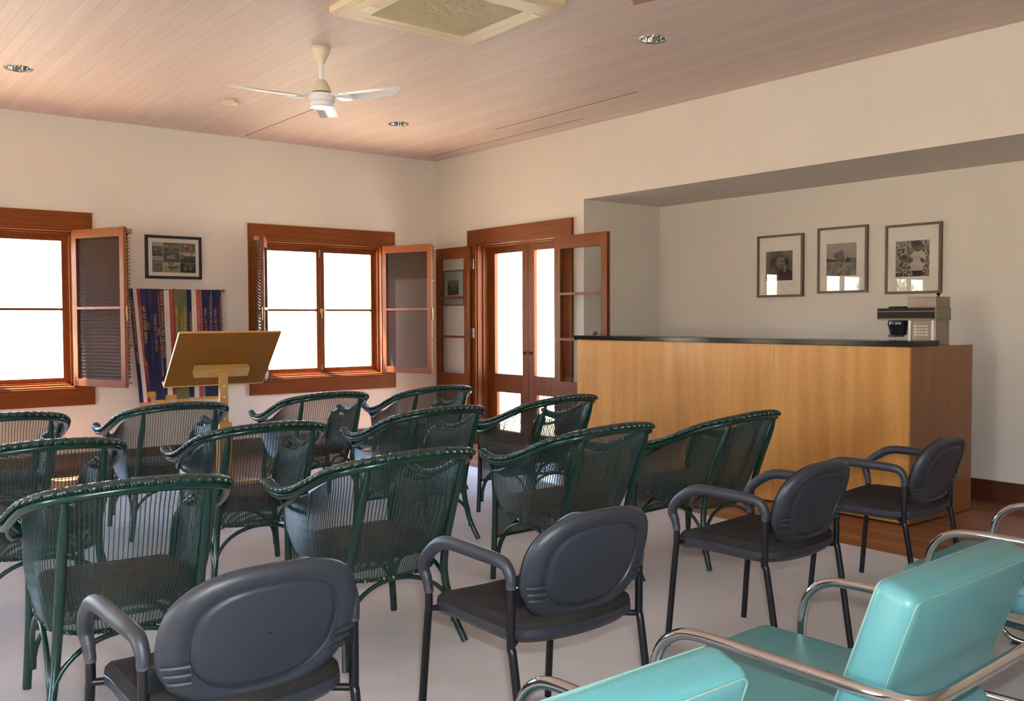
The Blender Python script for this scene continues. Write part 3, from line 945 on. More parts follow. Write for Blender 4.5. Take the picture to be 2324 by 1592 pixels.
cw += cell(.635, 1, 0, .325, [(rect(0, 1, 0, 1), (0.025, 0.022, 0.018)), (rect(.3, .9, .76, .95), (0.09, 0.10, 0.11)), (ell(.35, .5, .14, .2), (0.11, 0.075, 0.04)), (ell(.66, .56, .15, .2), (0.10, 0.06, 0.035)), (rect(.30, .35, .2, .5), TN), (rect(.64, .69, .2, .6), (0.25, 0.2, 0.14))])
picture('framed_collage', 'black framed collage of colour cattle photographs hanging between the windows', 'picture', None, (2.785, YN, 1.772), (1, 0, 0), 0.537, 0.412, 0.027, 0.026, M['black_frame'], M['mat_white'], shapes(cw), (0.066, 0.060, 0.062, 0.066), (0, -1, 0))

# light switch behind the door leaf
t = empty('light_switch', (XE, 8.62, 1.30))
tag(t, 'cream double light switch on the wall below the sepia picture', 'switch')
mb = MB(); mb.rbox(-0.008, 0, -0.036, 0.036, -0.058, 0.058, 0.003, 2); mb.build('plate', M['cream_switch'], t)
for s_ in (-1, 1):
    mb = MB(); mb.rbox(-0.013, -0.006, s_ * 0.015 - 0.008, s_ * 0.015 + 0.008, -0.03, 0.0, 0.002, 2); mb.build('rocker', M['white_paint'], t)


# ------------------------------------------------------------------ ribbons on a rod
def text_mesh(body, size, width=None):
    cu = bpy.data.curves.new('lettering', 'FONT')
    cu.body = body; cu.size = size; cu.extrude = 0.0; cu.resolution_u = 2
    ob = bpy.data.objects.new('lettering', cu); COL.objects.link(ob)
    dg_ = bpy.context.evaluated_depsgraph_get()
    dg_.update()
    me_ = bpy.data.meshes.new_from_object(ob.evaluated_get(dg_))
    bpy.data.objects.remove(ob)
    xs = [v.co.x for v in me_.vertices]
    k = (width / (max(xs) - min(xs))) if width else 1.0
    vs = [(v.co.x * k, v.co.y) for v in me_.vertices]
    fs = [tuple(p.vertices) for p in me_.polygons]
    bpy.data.meshes.remove(me_)
    return vs, fs


RY = YN - 0.045
t = empty('ribbon_rod', (2.60, RY, 1.665))
tag(t, 'thin timber rod with turned ends holding the prize ribbons on the wall', 'rod')
mb = MB(); mb.tube([(-0.06, 0, 0), (0.925, 0, 0)], 0.007, 10); mb.build('dowel', M['slat'], t, True)
for x in (-0.06, 0.925):
    mb = MB(); mb.lathe([(0.006, -0.012), (0.016, -0.004), (0.016, 0.006), (0.006, 0.016)], (0, 0, 0), 14)
    mb.v = [(x + z_, y_, x_) for (x_, y_, z_) in mb.v]; mb.build('finial', M['slat'], t, True)
mb = MB()
for x in (0.02, 0.45, 0.88): mb.tube([(x, 0, 0.007), (x, 0.022, 0.012), (x, 0.044, 0.012)], 0.003, 6)
mb.build('hook', M['hinge'], t)


def ribbon(xa, xb, shift, zbot, stripes, texts, fringe, label, dy, zt=1.672, n_=14, name='prize_ribbon'):
    """sash hanging from the rod between xa..xb, drifting by shift at the bottom; stripes [(f0,f1,mat)]"""
    t = empty(name, ((xa + xb) / 2, RY - dy, zbot))
    tag(t, label, 'ribbon', 'prize ribbons hanging on the rod')
    cx_ = (xa + xb) / 2
    w_ = xb - xa
    rnd = random.Random(int(xa * 1000))
    ph = rnd.uniform(0, 6)

    def pos(f, z, off=0.0):
        k = (zt - z) / (zt - zbot)
        wav = 0.006 * math.sin(3.2 * k * PI + ph) * k + 0.004 * math.sin(f * 5 + ph + 4 * k)
        return (xa + f * w_ + shift * k - cx_, wav - off, z - zbot)
    sm = None
    for (f0, f1, mm) in stripes:
        mb = MB()
        nf = 5
        front = [[pos(f0 + (f1 - f0) * j / nf, zt + (zbot - zt) * i / n_, 0.0006) for j in range(nf + 1)] for i in range(n_ + 1)]
        back = [[pos(f0 + (f1 - f0) * j / nf, zt + (zbot - zt) * i / n_, -0.0006) for j in range(nf + 1)] for i in range(n_ + 1)]
        mb.grid(front); mb.grid(back)
        nm = [k for k in M if M[k] is mm][0]
        mb.build('stripe' if len(stripes) > 1 else 'cloth', mm, t, True)
    for (f, z, size, width, body, mm) in texts:
        vs, fs = text_mesh(body, size, width)
        out = []
        for (tx, ty) in vs:
            zz = z - tx
            p = pos(f + ty / w_, zz, 0.0022)
            out.append(p)
        mb = MB(); mb.add(out, fs)
        mb.build('lettering', mm, t, normals=False)
    for (f0, f1, L, mm) in fringe:
        mb = MB()
        N = max(4, int((f1 - f0) * w_ / 0.0045))
        for k in range(N):
            f = f0 + (f1 - f0) * (k + 0.5) / N
            p = pos(f, zbot, 0)
            mb.tube([p, (p[0] + rnd.uniform(-.002, .002), p[1] - 0.001, -L * 0.5), (p[0] + rnd.uniform(-.004, .004), p[1], -L * rnd.uniform(.92, 1.0))], 0.0021, 5)
        mb.build('fringe', mm, t, True)
    return t


def rx(u):        # x on the rod for a column of the ribbons
    return 2.616 + (u - 50) / (1080 - 50) * (3.498 - 2.616)


N_, W_, R2 = M['navy'], M['white_satin'], M['red']
GO = M['gold']
ribbon(rx(50), rx(172), 0.085, 0.600, [(0, .36, N_), (.36, .69, W_), (.69, 1, R2)],
       [(.10, 1.59, 0.032, 0.62, 'CONDOBOLIN NEWSAGENCY TROPHY', GO), (.80, 1.50, 0.020, 0.55, 'LACHLAN VALLEY CHAMPIONSHIP', M['orange'])],
       [(0, 1, 0.075, M['orange'])], 'blue white and red ribbon with fringe, closest to the shuttered window', 0.010)
ribbon(rx(172), rx(272), 0.050, 0.700, [(0, 1, N_)],
       [(.10, 1.51, 0.040, 0.36, 'JAP OX OVER 380KG.', GO), (.48, 1.36, 0.030, 0.075, 'FIRST', GO), (.88, 1.655, 0.018, 0.72, 'CONDOBOLIN LACHLAN VALLEY PRIME CATTLE CHAMPIONSHIP', GO)],
       [(0, 1, 0.055, M['yellow'])], 'navy ribbon lettered JAP OX OVER 380KG with yellow fringe', 0.012)
ribbon(rx(268), rx(372), 0.045, 0.618, [(0, 1, N_)],
       [(.28, 1.44, 0.036, 0.36, 'STEERS 420 TO 500 KG.', GO), (.60, 1.30, 0.026, 0.07, 'FIRST', GO), (.84, 1.645, 0.020, 0.80, 'CONDOBOLIN LACHLAN VALLEY PRIME CATTLE CHAMPIONSHIP', GO)],
       [(0, 1, 0.050, M['yellow'])], 'navy ribbon lettered STEERS 420 TO 500 KG hanging left of the tricolour', 0.016)
ribbon(rx(372), rx(540), 0.022, 0.660, [(0, .34, N_), (.34, .68, W_), (.68, 1, R2)],
       [(.09, 1.655, 0.042, 0.63, 'RESERVE CHAMPION PEN OF CATTLE', GO), (.44, 1.54, 0.020, 0.30, 'DONATED BY', M['orange']), (.78, 1.66, 0.019, 0.72, 'NATIONAL LACHLAN VALLEY PRIME CATTLE CHAMPIONSHIPS', GO)],
       [(.1, 1, 0.055, M['yellow'])], 'tricolour ribbon lettered RESERVE CHAMPION PEN OF CATTLE', 0.008)
ribbon(rx(540), rx(682), 0.012, 0.615, [(0, 1, M['olive'])],
       [(.08, 1.51, 0.026, 0.50, 'RESERVE CHAMPION PEN OF CATTLE', M['yellow']), (.44, 1.42, 0.036, 0.26, 'SPONSORED', GO), (.72, 1.50, 0.026, 0.34, 'CONDOBOLIN', M['yellow'])],
       [(0, 1, 0.03, M['yellow'])], 'broad olive green ribbon with yellow lettering in the middle of the rod', 0.014)
ribbon(rx(680), rx(842), 0.020, 0.625, [(0, .34, N_), (.34, .68, W_), (.68, 1, R2)],
       [(.14, 1.46, 0.040, 0.34, 'CHAMPION PEN', GO), (.50, 1.44, 0.020, 0.30, 'SPONSORED BY', M['orange']), (.78, 1.60, 0.022, 0.60, 'P.T.A. ANNUAL LACHLAN VALLEY', GO)],
       [(.3, 1, 0.03, M['orange'])], 'blue white and red ribbon lettered CHAMPION PEN, right of the green one', 0.009)
ribbon(rx(848), rx(960), 0.030, 0.625, [(0, 1, N_)],
       [(.16, 1.49, 0.042, 0.30, 'PEN OF STEERS', GO), (.52, 1.27, 0.026, 0.07, 'FIRST', GO), (.80, 1.61, 0.022, 0.60, 'CONDOBOLIN LACHLAN VALLEY', GO)],
       [(0, 1, 0.03, M['yellow'])], 'navy ribbon lettered PEN OF STEERS, second from the right end of the rod', 0.012)
ribbon(rx(968), rx(1080), 0.022, 0.625, [(0, 1, N_)],
       [(.14, 1.49, 0.042, 0.30, 'PEN OF STEERS', GO), (.50, 1.27, 0.026, 0.07, 'FIRST', GO), (.82, 1.61, 0.022, 0.60, 'CONDOBOLIN LACHLAN VALLEY', GO)],
       [(0, 1, 0.03, M['orange'])], 'navy ribbon lettered PEN OF STEERS at the right end of the rod', 0.012)
# pale backing ribbons seen in the gaps
for (u0, u1, lab) in ((150, 175, 'pale blue ribbon back seen left of the navy ox ribbon'), (296, 316, 'pale blue ribbon back showing beside the steers ribbon'), (676, 742, 'pale blue ribbon back showing right of the green ribbon'), (838, 905, 'pale blue ribbon back seen left of the right-hand navy pair'), (955, 985, 'pale blue ribbon back in the gap of the right-hand navy pair')):
    ribbon(rx(u0), rx(u1), 0.02, 0.64, [(0, 1, M['pale_blue'])], [], [], lab, -0.010, zt=1.660)

# ------------------------------------------------------------------ lectern
LX, LY = 2.765, 6.92
t = empty('lectern', (LX, LY + 0.20, 0.0))
tag(t, 'timber lectern with tilted board on a slim pale post', 'lectern')
T0 = Vector((0, -0.20, 1.278)); B0 = Vector((0, 0.165, 0.862))
dn = (B0 - T0); Lb = dn.length; dn.normalize()
nb = Vector((0, dn.z, -dn.y)) * 1.0
if nb.y > 0: nb = -nb          # towards the audience / downwards
Tm = Matrix(((1, dn.x, nb.x, T0.x), (0, dn.y, nb.y, T0.y), (0, dn.z, nb.z, T0.z), (0, 0, 0, 1)))
mb = MB(); mb.rbox(-0.400, 0.400, 0, Lb, -0.018, 0, 0.002, 1, Tm); mb.build('board', M['ply'], t)
mb = MB(); mb.box(-0.403, -0.400, 0, Lb, -0.018, 0, Tm); mb.box(0.400, 0.403, 0, Lb, -0.018, 0, Tm); mb.box(-0.400, 0.400, -0.003, 0, -0.018, 0, Tm); mb.build('edging', M['pine'], t)
mb = MB(); mb.box(-0.400, 0.400, Lb - 0.004, Lb + 0.012, -0.058, -0.0, Tm); mb.build('ledge', M['pine'], t)
mb = MB(); mb.rbox(0.399, 0.406, Lb - 0.05, Lb + 0.010, -0.058, 0.002, 0.002, 1, Tm); tag(mb.build('clip', M['steel'], t), 'small metal clip')
mb = MB(); mb.rbox(-0.215, 0.215, Lb * 0.60, Lb * 0.60 + 0.085, 0.0, 0.055, 0.0015, 1, Tm); mb.build('cross_bar', M['pine'], t)
mb = MB(); mb.box(-0.032, 0.032, -0.018, 0.018, 0.32, 0.965)
T_ = mb.build('post', M['pine'], t)
T_.location = (0, -0.005, 0)
mb = MB()
for k in range(4):
    z = 0.86 - 0.085 * k
    mb.lathe([(0.0085, -0.002), (0.0085, 0.001)], (0, 0, 0), 14)
    mb.v[-28:] = [(x_, -0.0185 + -z_ - 0.0, z + y_) for (x_, y_, z_) in mb.v[-28:]]
mb.build('peg_hole', M['mat_white'], T_)
mb = MB(); mb.box(-0.050, 0.050, -0.045, -0.019, 0.10, 0.575); mb.box(-0.050, 0.050, 0.019, 0.045, 0.10, 0.575); mb.box(-0.050, -0.033, -0.019, 0.019, 0.10, 0.575); mb.box(0.033, 0.050, -0.019, 0.019, 0.10, 0.575)
sl = mb.build('sleeve', M['pine'], t); sl.location = (0.0, -0.005, 0)
mb = MB(); mb.lathe([(0.008, 0.0), (0.008, 0.02), (0.021, 0.026), (0.024, 0.042), (0.012, 0.054)], (0, 0, 0), 18)
mb.v = [(x_ + 0.012, -0.045 - z_, 0.47 + y_) for (x_, y_, z_) in mb.v]
mb.build('knob', M['pine'], sl, True)
mb = MB(); mb.rbox(-0.05, 0.05, -0.26, 0.26, 0.012, 0.10, 0.006, 2); mb.rbox(-0.28, 0.28, -0.05, 0.05, 0.03, 0.10, 0.006, 2); mb.build('foot', M['pine'], t)

# ------------------------------------------------------------------ ceiling fan
FX, FY = 2.932, 5.737
t = empty('ceiling_fan', (FX, FY, ZC))
tag(t, 'white three-bladed ceiling fan hanging from the boarded ceiling', 'ceiling fan')
mb = MB(); mb.lathe([(0.052, 0), (0.060, -0.014), (0.060, -0.03), (0.052, -0.055), (0.034, -0.085), (0.026, -0.110), (0.026, -0.125)], n=32); mb.build('canopy', M['fan_cream'], t, True)
mb = MB(); mb.tube([(0, 0, -0.12), (0, 0, -0.235)], 0.0125, 14); mb.build('down_rod', M['fan_white'], t, True)
mb = MB(); mb.lathe([(0.028, -0.222), (0.040, -0.235), (0.064, -0.285), (0.066, -0.305)], n=32); mb.build('motor_cover', M['fan_cream'], t, True)
mb = MB(); mb.lathe([(0.058, -0.305), (0.058, -0.318)], n=32); tag(mb.build('vent_ring', M['plug'], t, True), 'dark vent ring')
mb = MB(); mb.lathe([(0.084, -0.316), (0.090, -0.322), (0.090, -0.368), (0.078, -0.374), (0.078, -0.398), (0.070, -0.406), (0.0, -0.408)], n=36, cap=False); mb.build('motor', M['fan_white'], t, True)
for az in (177, 297, 57):
    br = MB()
    T = Matrix.Rotation(R_(az), 4, 'Z')
    for s_ in (-1, 1):
        br.tube([T @ Vector((0.084, s_ * 0.016, -0.325)), T @ Vector((0.12, s_ * 0.022, -0.334)), T @ Vector((0.17, s_ * 0.034, -0.354))], 0.0065, 8)
    Tp = T @ Matrix.Translation((0, 0, -0.352)) @ Matrix.Rotation(R_(-11), 4, 'X')
    br.rbox(0.135, 0.25, -0.045, 0.045, -0.010, -0.004, 0.003, 2, Tp)
    bo = br.build('blade_bracket', M['fan_white'], t, True)
    bl = MB()
    top, bot = [], []
    xs = [0.160, 0.19, 0.28, 0.42, 0.52, 0.575, 0.615]
    ws = [(-0.045, 0.050), (-0.052, 0.056), (-0.058, 0.060), (-0.062, 0.064), (-0.062, 0.062), (-0.060, 0.036), (-0.055, 0.010)]
    rows_t, rows_b = [], []
    for x, (a0, a1) in zip(xs, ws):
        rt, rb = [], []
        for k in range(7):
            y = a0 + (a1 - a0) * k / 6
            z = 0.016 * (1 - ((y) / 0.064) ** 2) * 0.9
            rt.append(Tp @ Vector((x, y, z + 0.001))); rb.append(Tp @ Vector((x, y, z - 0.001)))
        rows_t.append(rt); rows_b.append(rb)
    bl.grid(rows_t); bl.grid(rows_b)
    nR, nC = len(xs), 7
    per = [(0, k) for k in range(nC)] + [(i, nC - 1) for i in range(1, nR)] + [(nR - 1, k) for k in range(nC - 2, -1, -1)] + [(i, 0) for i in range(nR - 2, 0, -1)]
    base = nR * nC
    for p, q in zip(per, per[1:] + per[:1]):
        i1, i2 = p[0] * nC + p[1], q[0] * nC + q[1]
        bl.f.append((i1, i2, base + i2, base + i1)); bl.mi.append(0)
    bl.build('blade', M['fan_white'], t, True)

# smoke detector
mb = MB(); mb.lathe([(0.050, 0), (0.052, -0.014), (0.062, -0.018), (0.062, -0.030), (0.05, -0.040), (0.0, -0.046)], (0, 0, 0), 32, cap=False)
o = mb.build('smoke_detector', M['fan_cream'], None, True); o.location = (3.041, 7.577, ZC)
tag(o, 'round cream smoke detector on the boarded ceiling left of the fan', 'smoke detector')

# downlights
DLAB = ['recessed chrome downlight at the left edge of the ceiling', 'recessed chrome downlight right of the fan, closest to the corner', 'recessed chrome downlight nearest the bar, right of the air conditioner']
for (x, y), lab in zip(DOWN, DLAB):
    t = empty('downlight', (x, y, ZC))
    tag(t, lab, 'downlight', 'recessed chrome downlights')
    mb = MB(); mb.lathe([(0.076, 0.004), (0.077, -0.002), (0.096, -0.005), (0.099, -0.001), (0.099, 0.0)], n=40, cap=False); mb.build('trim_ring', M['chrome'], t, True)
    mb = MB(); mb.lathe([(0.076, 0.002), (0.073, 0.03), (0.062, 0.065), (0.045, 0.084)], n=40, cap=False); mb.build('reflector', M['chrome'], t, True)
    mb = MB(); mb.lathe([(0.0, 0.035), (0.02, 0.037), (0.032, 0.05), (0.03, 0.07), (0.02, 0.084)], n=24, cap=False); mb.build('bulb', M['fan_white'], t, True)

# air conditioner cassette
AX0, AX1, AY0, AY1 = 2.60, 3.645, 4.035, 5.015
t = empty('air_conditioner', ((AX0 + AX1) / 2, (AY0 + AY1) / 2, ZC))
tag(t, 'square cream ceiling air conditioner with a ribbed grille at the top of the picture', 'air conditioner')
hx, hy = (AX1 - AX0) / 2, (AY1 - AY0) / 2


def rrect(hx_, hy_, r, n_=6):
    out = []
    for (sx, sy, a0) in ((1, 1, 0), (-1, 1, 90), (-1, -1, 180), (1, -1, 270)):
        for k in range(n_ + 1):
            a_ = R_(a0 + 90 * k / n_)
            out.append((sx * (hx_ - r) + r * math.cos(a_), sy * (hy_ - r) + r * math.sin(a_)))
    return out


mb = MB()
rings = [(hx, hy, 0.05, 0.0), (hx, hy, 0.05, -0.022), (hx - 0.006, hy - 0.006, 0.045, -0.034), (hx - 0.03, hy - 0.03, 0.035, -0.042), (hx - 0.13, hy - 0.13, 0.02, -0.048), (hx - 0.19, hy - 0.19, 0.012, -0.050)]
rows = [[(x, y, z) for x, y in rrect(a_, b_, r)] for (a_, b_, r, z) in rings]
mb.grid(rows, closed=True)
mb.build('panel', M['ac'], t, True, 30)
mb = MB(); gx, gy = hx - 0.195, hy - 0.195
mb.box(-gx - 0.006, gx + 0.006, -gy - 0.006, gy + 0.006, -0.044, -0.036)
k = -gy
while k < gy:
    mb.box(-gx, gx, k, k + 0.008, -0.052, -0.044); k += 0.0155
mb.build('grille', M['ac_grille'], t)
mb = MB()
for s_ in (-1, 1):
    mb.rbox(-gx, gx, s_ * (hy - 0.085) - 0.030, s_ * (hy - 0.085) + 0.030, -0.0495, -0.040, 0.003, 2)
    mb.rbox(s_ * (hx - 0.085) - 0.030, s_ * (hx - 0.085) + 0.030, -gy, gy, -0.0495, -0.040, 0.003, 2)
mb.build('air_flap', M['ac'], t)
mb = MB(); mb.rbox(-gx - 0.10, -gx - 0.02, gy - 0.14, gy - 0.02, -0.0515, -0.045, 0.003, 2); mb.build('indicator', M['fan_cream'], t)

# wavy brown patch on the ceiling, at the top edge of the picture
pts = [(3.78, 3.60), (3.80, 3.74), (3.86, 3.80), (3.93, 3.815), (3.975, 3.86), (4.00, 3.79), (4.02, 3.70), (4.01, 3.60), (3.94, 3.55), (3.90, 3.50), (3.83, 3.53)]
o = None
mb = MB()
mb.prism([(p.x, p.y) for p in smooth_path([(a_, b_, 0) for a_, b_ in pts], 5, True)], ZC - 0.003, ZC + 0.001, lambda a_, b_, d: (a_ - 3.9, b_ - 3.65, d - ZC))
o = mb.build('ceiling_patch', M['bare_patch']); o.location = (3.9, 3.65, ZC)
tag(o, 'wavy-edged brown patch on the ceiling beside the air conditioner', 'patch')


# ------------------------------------------------------------------ wicker armchair
def rim_points():
    h = [(0.352, 0.290, 0.690), (0.357, 0.235, 0.674), (0.357, 0.17, 0.667), (0.354, 0.09, 0.678), (0.350, 0.0, 0.705), (0.342, -0.10, 0.746), (0.322, -0.20, 0.788), (0.275, -0.290, 0.818), (0.195, -0.345, 0.836), (0.095, -0.370, 0.846)]
    pts = [(-x, y, z) for x, y, z in h] + [(0, -0.377, 0.849)] + [(x, y, z) for x, y, z in reversed(h)]
    return smooth_path(pts, 8)


def wicker_chair():
    t = empty('wicker_armchair')
    rim = resample(rim_points(), 141)
    # smooth cane under the rim
    mb = MB()
    mb.tube([p + Vector((0, 0, -0.021)) for p in rim], 0.0155, 10)
    mb.build('rim', M['green'], t, True)
    # plaited braid over the rim
    fine = resample(rim_points(), 420)
    mb = MB()
    N = len(fine)
    for st in range(4):
        path = []
        for i, p in enumerate(fine):
            tg = (fine[min(N - 1, i + 1)] - fine[max(0, i - 1)]).normalized()
            side = tg.cross(Vector((0, 0, 1))).normalized()
            up = side.cross(tg)
            ph_ = 2 * PI * (i / N * 58 + st / 4)
            path.append(p + side * (0.021 * math.sin(ph_)) + up * (0.006 * math.cos(2 * ph_) + 0.002))
        mb.tube(path, 0.0088, 6)
    mb.build('braid', M['braid'], t, True, 60)

    # woven shell: param s around (front left .. back .. front right), q 0 bottom .. 1 top
    top = resample([p + Vector((0, 0, -0.03)) for p in rim_points()], 113)
    h = [(0.243, 0.285, 0.385), (0.256, 0.20, 0.372), (0.262, 0.14, 0.360), (0.262, 0.07, 0.347), (0.254, 0.0, 0.337), (0.236, -0.065, 0.329), (0.200, -0.110, 0.322), (0.14, -0.138, 0.318), (0.07, -0.152, 0.316)]
    bot = resample(smooth_path([(-x, y, z) for x, y, z in h] + [(0, -0.156, 0.315)] + [(x, y, z) for x, y, z in reversed(h)], 6), 113)
    # the upper edge leaves the flared rim inside the arms
    topc = []
    for p in top:
        f_ = min(1, max(0, (p.y + 0.35) / 0.60))
        topc.append(Vector((p.x * (0.955 - 0.155 * f_), p.y * 0.955 if p.y < 0 else p.y - 0.01 * f_, p.z)))

    def P(i, q):
        b_, t_ = bot[i], topc[i]
        p = b_.lerp(t_, q)
        bul = 0.014 * math.sin(PI * min(1, q * 1.15))
        d = Vector((p.x, p.y * 0.4, 0)).normalized()
        return p + d * bul
    mb = MB()
    for i in range(0, 113):
        mb.tube([P(i, q / 8) for q in range(9)], 0.0020, 4, cap=False)
    rows_n = 116
    for r in range(rows_n):
        q = (r + 0.5) / rows_n
        mb.tube([P(i, q) + Vector((0, 0, 0)) for i in range(0, 113, 2)], 0.00120, 3, cap=False)
    mb.build('woven_shell', M['weave'], t, normals=False)
    # bound lower edge and front edges of the shell
    mb = MB()
    edge = [P(i, 0) for i in range(0, 113)]
    N = 113
    for st in range(2):
        path = []
        for i, p in enumerate(resample(edge, 240)):
            ph_ = 2 * PI * (i / 240 * 75 + st / 2)
            path.append(p + Vector((0.005 * math.cos(ph_) * (1 if abs(p.x) > .2 else .3), 0.005 * math.cos(ph_) * (0 if abs(p.x) > .2 else 1), 0.006 * math.sin(ph_))))
        mb.tube(path, 0.0055, 5)
    mb.build('lower_braid', M['braid'], t, True, 60)

    # legs
    for s_ in (-1, 1):
        mb = MB()
        pts = smooth_path([(s_ * 0.221, -0.322, 0.808), (s_ * 0.222, -0.303, 0.74), (s_ * 0.224, -0.248, 0.60), (s_ * 0.226, -0.190, 0.43), (s_ * 0.232, -0.166, 0.30), (s_ * 0.252, -0.190, 0.14), (s_ * 0.283, -0.243, 0.010)], 6)
        n_ = len(pts)
        mb.tube(pts, [0.0095 + 0.0075 * min(1, i / n_ * 4) - 0.006 * max(0, i / n_ - .6) for i in range(n_)], 12)
        mb.build('leg', M['green'], t, True)
        mb = MB()
        pts = smooth_path([(s_ * 0.338, 0.266, 0.654), (s_ * 0.302, 0.286, 0.628), (s_ * 0.268, 0.299, 0.57), (s_ * 0.256, 0.303, 0.44), (s_ * 0.259, 0.304, 0.25), (s_ * 0.272, 0.304, 0.010)], 6)
        mb.tube(pts, [0.022 - 0.0065 * min(1, i / len(pts) * 3.5) for i in range(len(pts))], 12)
        mb.build('leg', M['green'], t, True)
        # curved brace under the arm
        mb = MB()
        mb.tube(smooth_path([(s_ * 0.268, 0.318, 0.588), (s_ * 0.296, 0.26, 0.586), (s_ * 0.325, 0.17, 0.602), (s_ * 0.342, 0.08, 0.636), (s_ * 0.346, -0.01, 0.684)], 6), [0.006] + [0.009] * 23 + [0.008], 8)
        mb.build('arm_brace', M['green'], t, True)
    # bent cane arches between the legs
    def arch(A, B, top_z, inset):
        A = Vector(A); B = Vector(B)
        out = []
        for k in range(25):
            a_ = PI * k / 24
            f = 0.5 - 0.5 * math.cos(a_)
            p = A.lerp(B, f)
            out.append(Vector((p.x, p.y - inset * math.sin(a_), A.z + (top_z - A.z) * math.sin(a_) ** 0.8)))
        return out
    mb = MB()
    mb.tube(arch((-0.258, -0.205, 0.085), (0.258, -0.205, 0.085), 0.308, -0.05), 0.0095, 10); mb.build('arch_brace', M['green'], t, True)
    mb = MB(); mb.tube(arch((-0.250, 0.288, 0.085), (0.250, 0.288, 0.085), 0.315, 0), 0.0095, 10); mb.build('arch_brace', M['green'], t, True)
    for s_ in (-1, 1):
        mb = MB(); mb.tube(arch((s_ * 0.258, -0.190, 0.085), (s_ * 0.255, 0.285, 0.085), 0.335, 0), 0.0095, 10); mb.build('arch_brace', M['green'], t, True)
    # front apron
    mb = MB()
    for k in range(43):
        x = -0.246 + 0.492 * k / 42
        mb.tube([(x, 0.292, 0.235), (x, 0.292, 0.405)], 0.0021, 4, cap=False)
    for k in range(46):
        z = 0.237 + 0.168 * k / 45
        mb.tube([(-0.248, 0.2925, z), (0, 0.2935, z), (0.248, 0.2925, z)], 0.00135, 3, cap=False)
    mb.tube([(-0.250, 0.292, 0.232), (0.250, 0.292, 0.232)], 0.008, 8)
    mb.build('apron', M['weave'], t, normals=False)
    # seat pad
    mb = MB()
    outl = [(-0.232, 0.285), (-0.246, 0.13), (-0.240, 0.03), (-0.210, -0.07), (-0.12, -0.130), (0.0, -0.146), (0.12, -0.130), (0.210, -0.07), (0.240, 0.03), (0.246, 0.13), (0.232, 0.285), (0.12, 0.300), (0, 0.303), (-0.12, 0.300)]
    ol = smooth_path([(x, y, 0) for x, y in outl], 4, True)
    rows = []
    for (sc, z) in ((0.30, 0.385), (0.96, 0.385), (0.995, 0.395), (1.0, 0.412), (0.985, 0.432), (0.93, 0.448), (0.75, 0.456), (0.4, 0.460), (0.02, 0.461)):
        rows.append([(p.x * sc, 0.02 + (p.y - 0.02) * sc, z) for p in ol])
    mb.grid(rows, closed=True)
    mb.build('seat', M['pad'], t, True)
    return t


WC = {'A1': (1.02, 6.10, 0), 'A2': (1.985, 6.114, -1.2), 'A3': (3.101, 6.255, -2.0), 'A4': (4.036, 6.254, -2.1),
      'B1': (0.932, 4.69, 0), 'B2': (1.964, 4.705, -2.4), 'B3': (3.101, 4.841, 0.8), 'B4': (4.159, 4.967, 4.2),
      'C1': (0.956, 3.448, -4.6), 'C2': (1.979, 3.415, 0.5), 'C3': (3.205, 3.551, 1.7), 'C4': (4.182, 3.497, 4.5)}
WL = {'A1': 'dark green wicker armchair below the left window, cut off by the picture edge', 'A2': 'dark green wicker armchair directly in front of the ribbons, left of the lectern post',
      'A3': 'dark green wicker armchair of the row nearest the windows, below the middle window', 'A4': 'dark green wicker armchair of the row nearest the windows, in front of the corner',
      'B1': 'green wicker armchair in the second wicker row, leftmost and partly out of the picture', 'B2': 'green wicker armchair of the middle wicker row standing before the lectern post',
      'B3': 'green wicker armchair of the middle wicker row, third from the left', 'B4': 'green wicker armchair in front of the glazed doors, left end of the counter',
      'C1': 'large green wicker armchair at lower left, whole back facing the camera', 'C2': 'green wicker armchair behind the gap between the two nearest charcoal chairs',
      'C3': 'green wicker armchair in the wicker row nearest the camera, third from the left', 'C4': 'green wicker armchair closest to the counter front, right end of its row'}
proto = wicker_chair()
for i, (k, (x, y, a_)) in enumerate(WC.items()):
    if i == 0:
        o = proto; o.location = (x, y, 0.012); o.rotation_euler = (0, 0, R_(a_))
    else:
        o = dup(proto, (x, y, 0.012), R_(a_))
    tag(o, WL[k], 'armchair', 'green wicker armchairs in three rows')


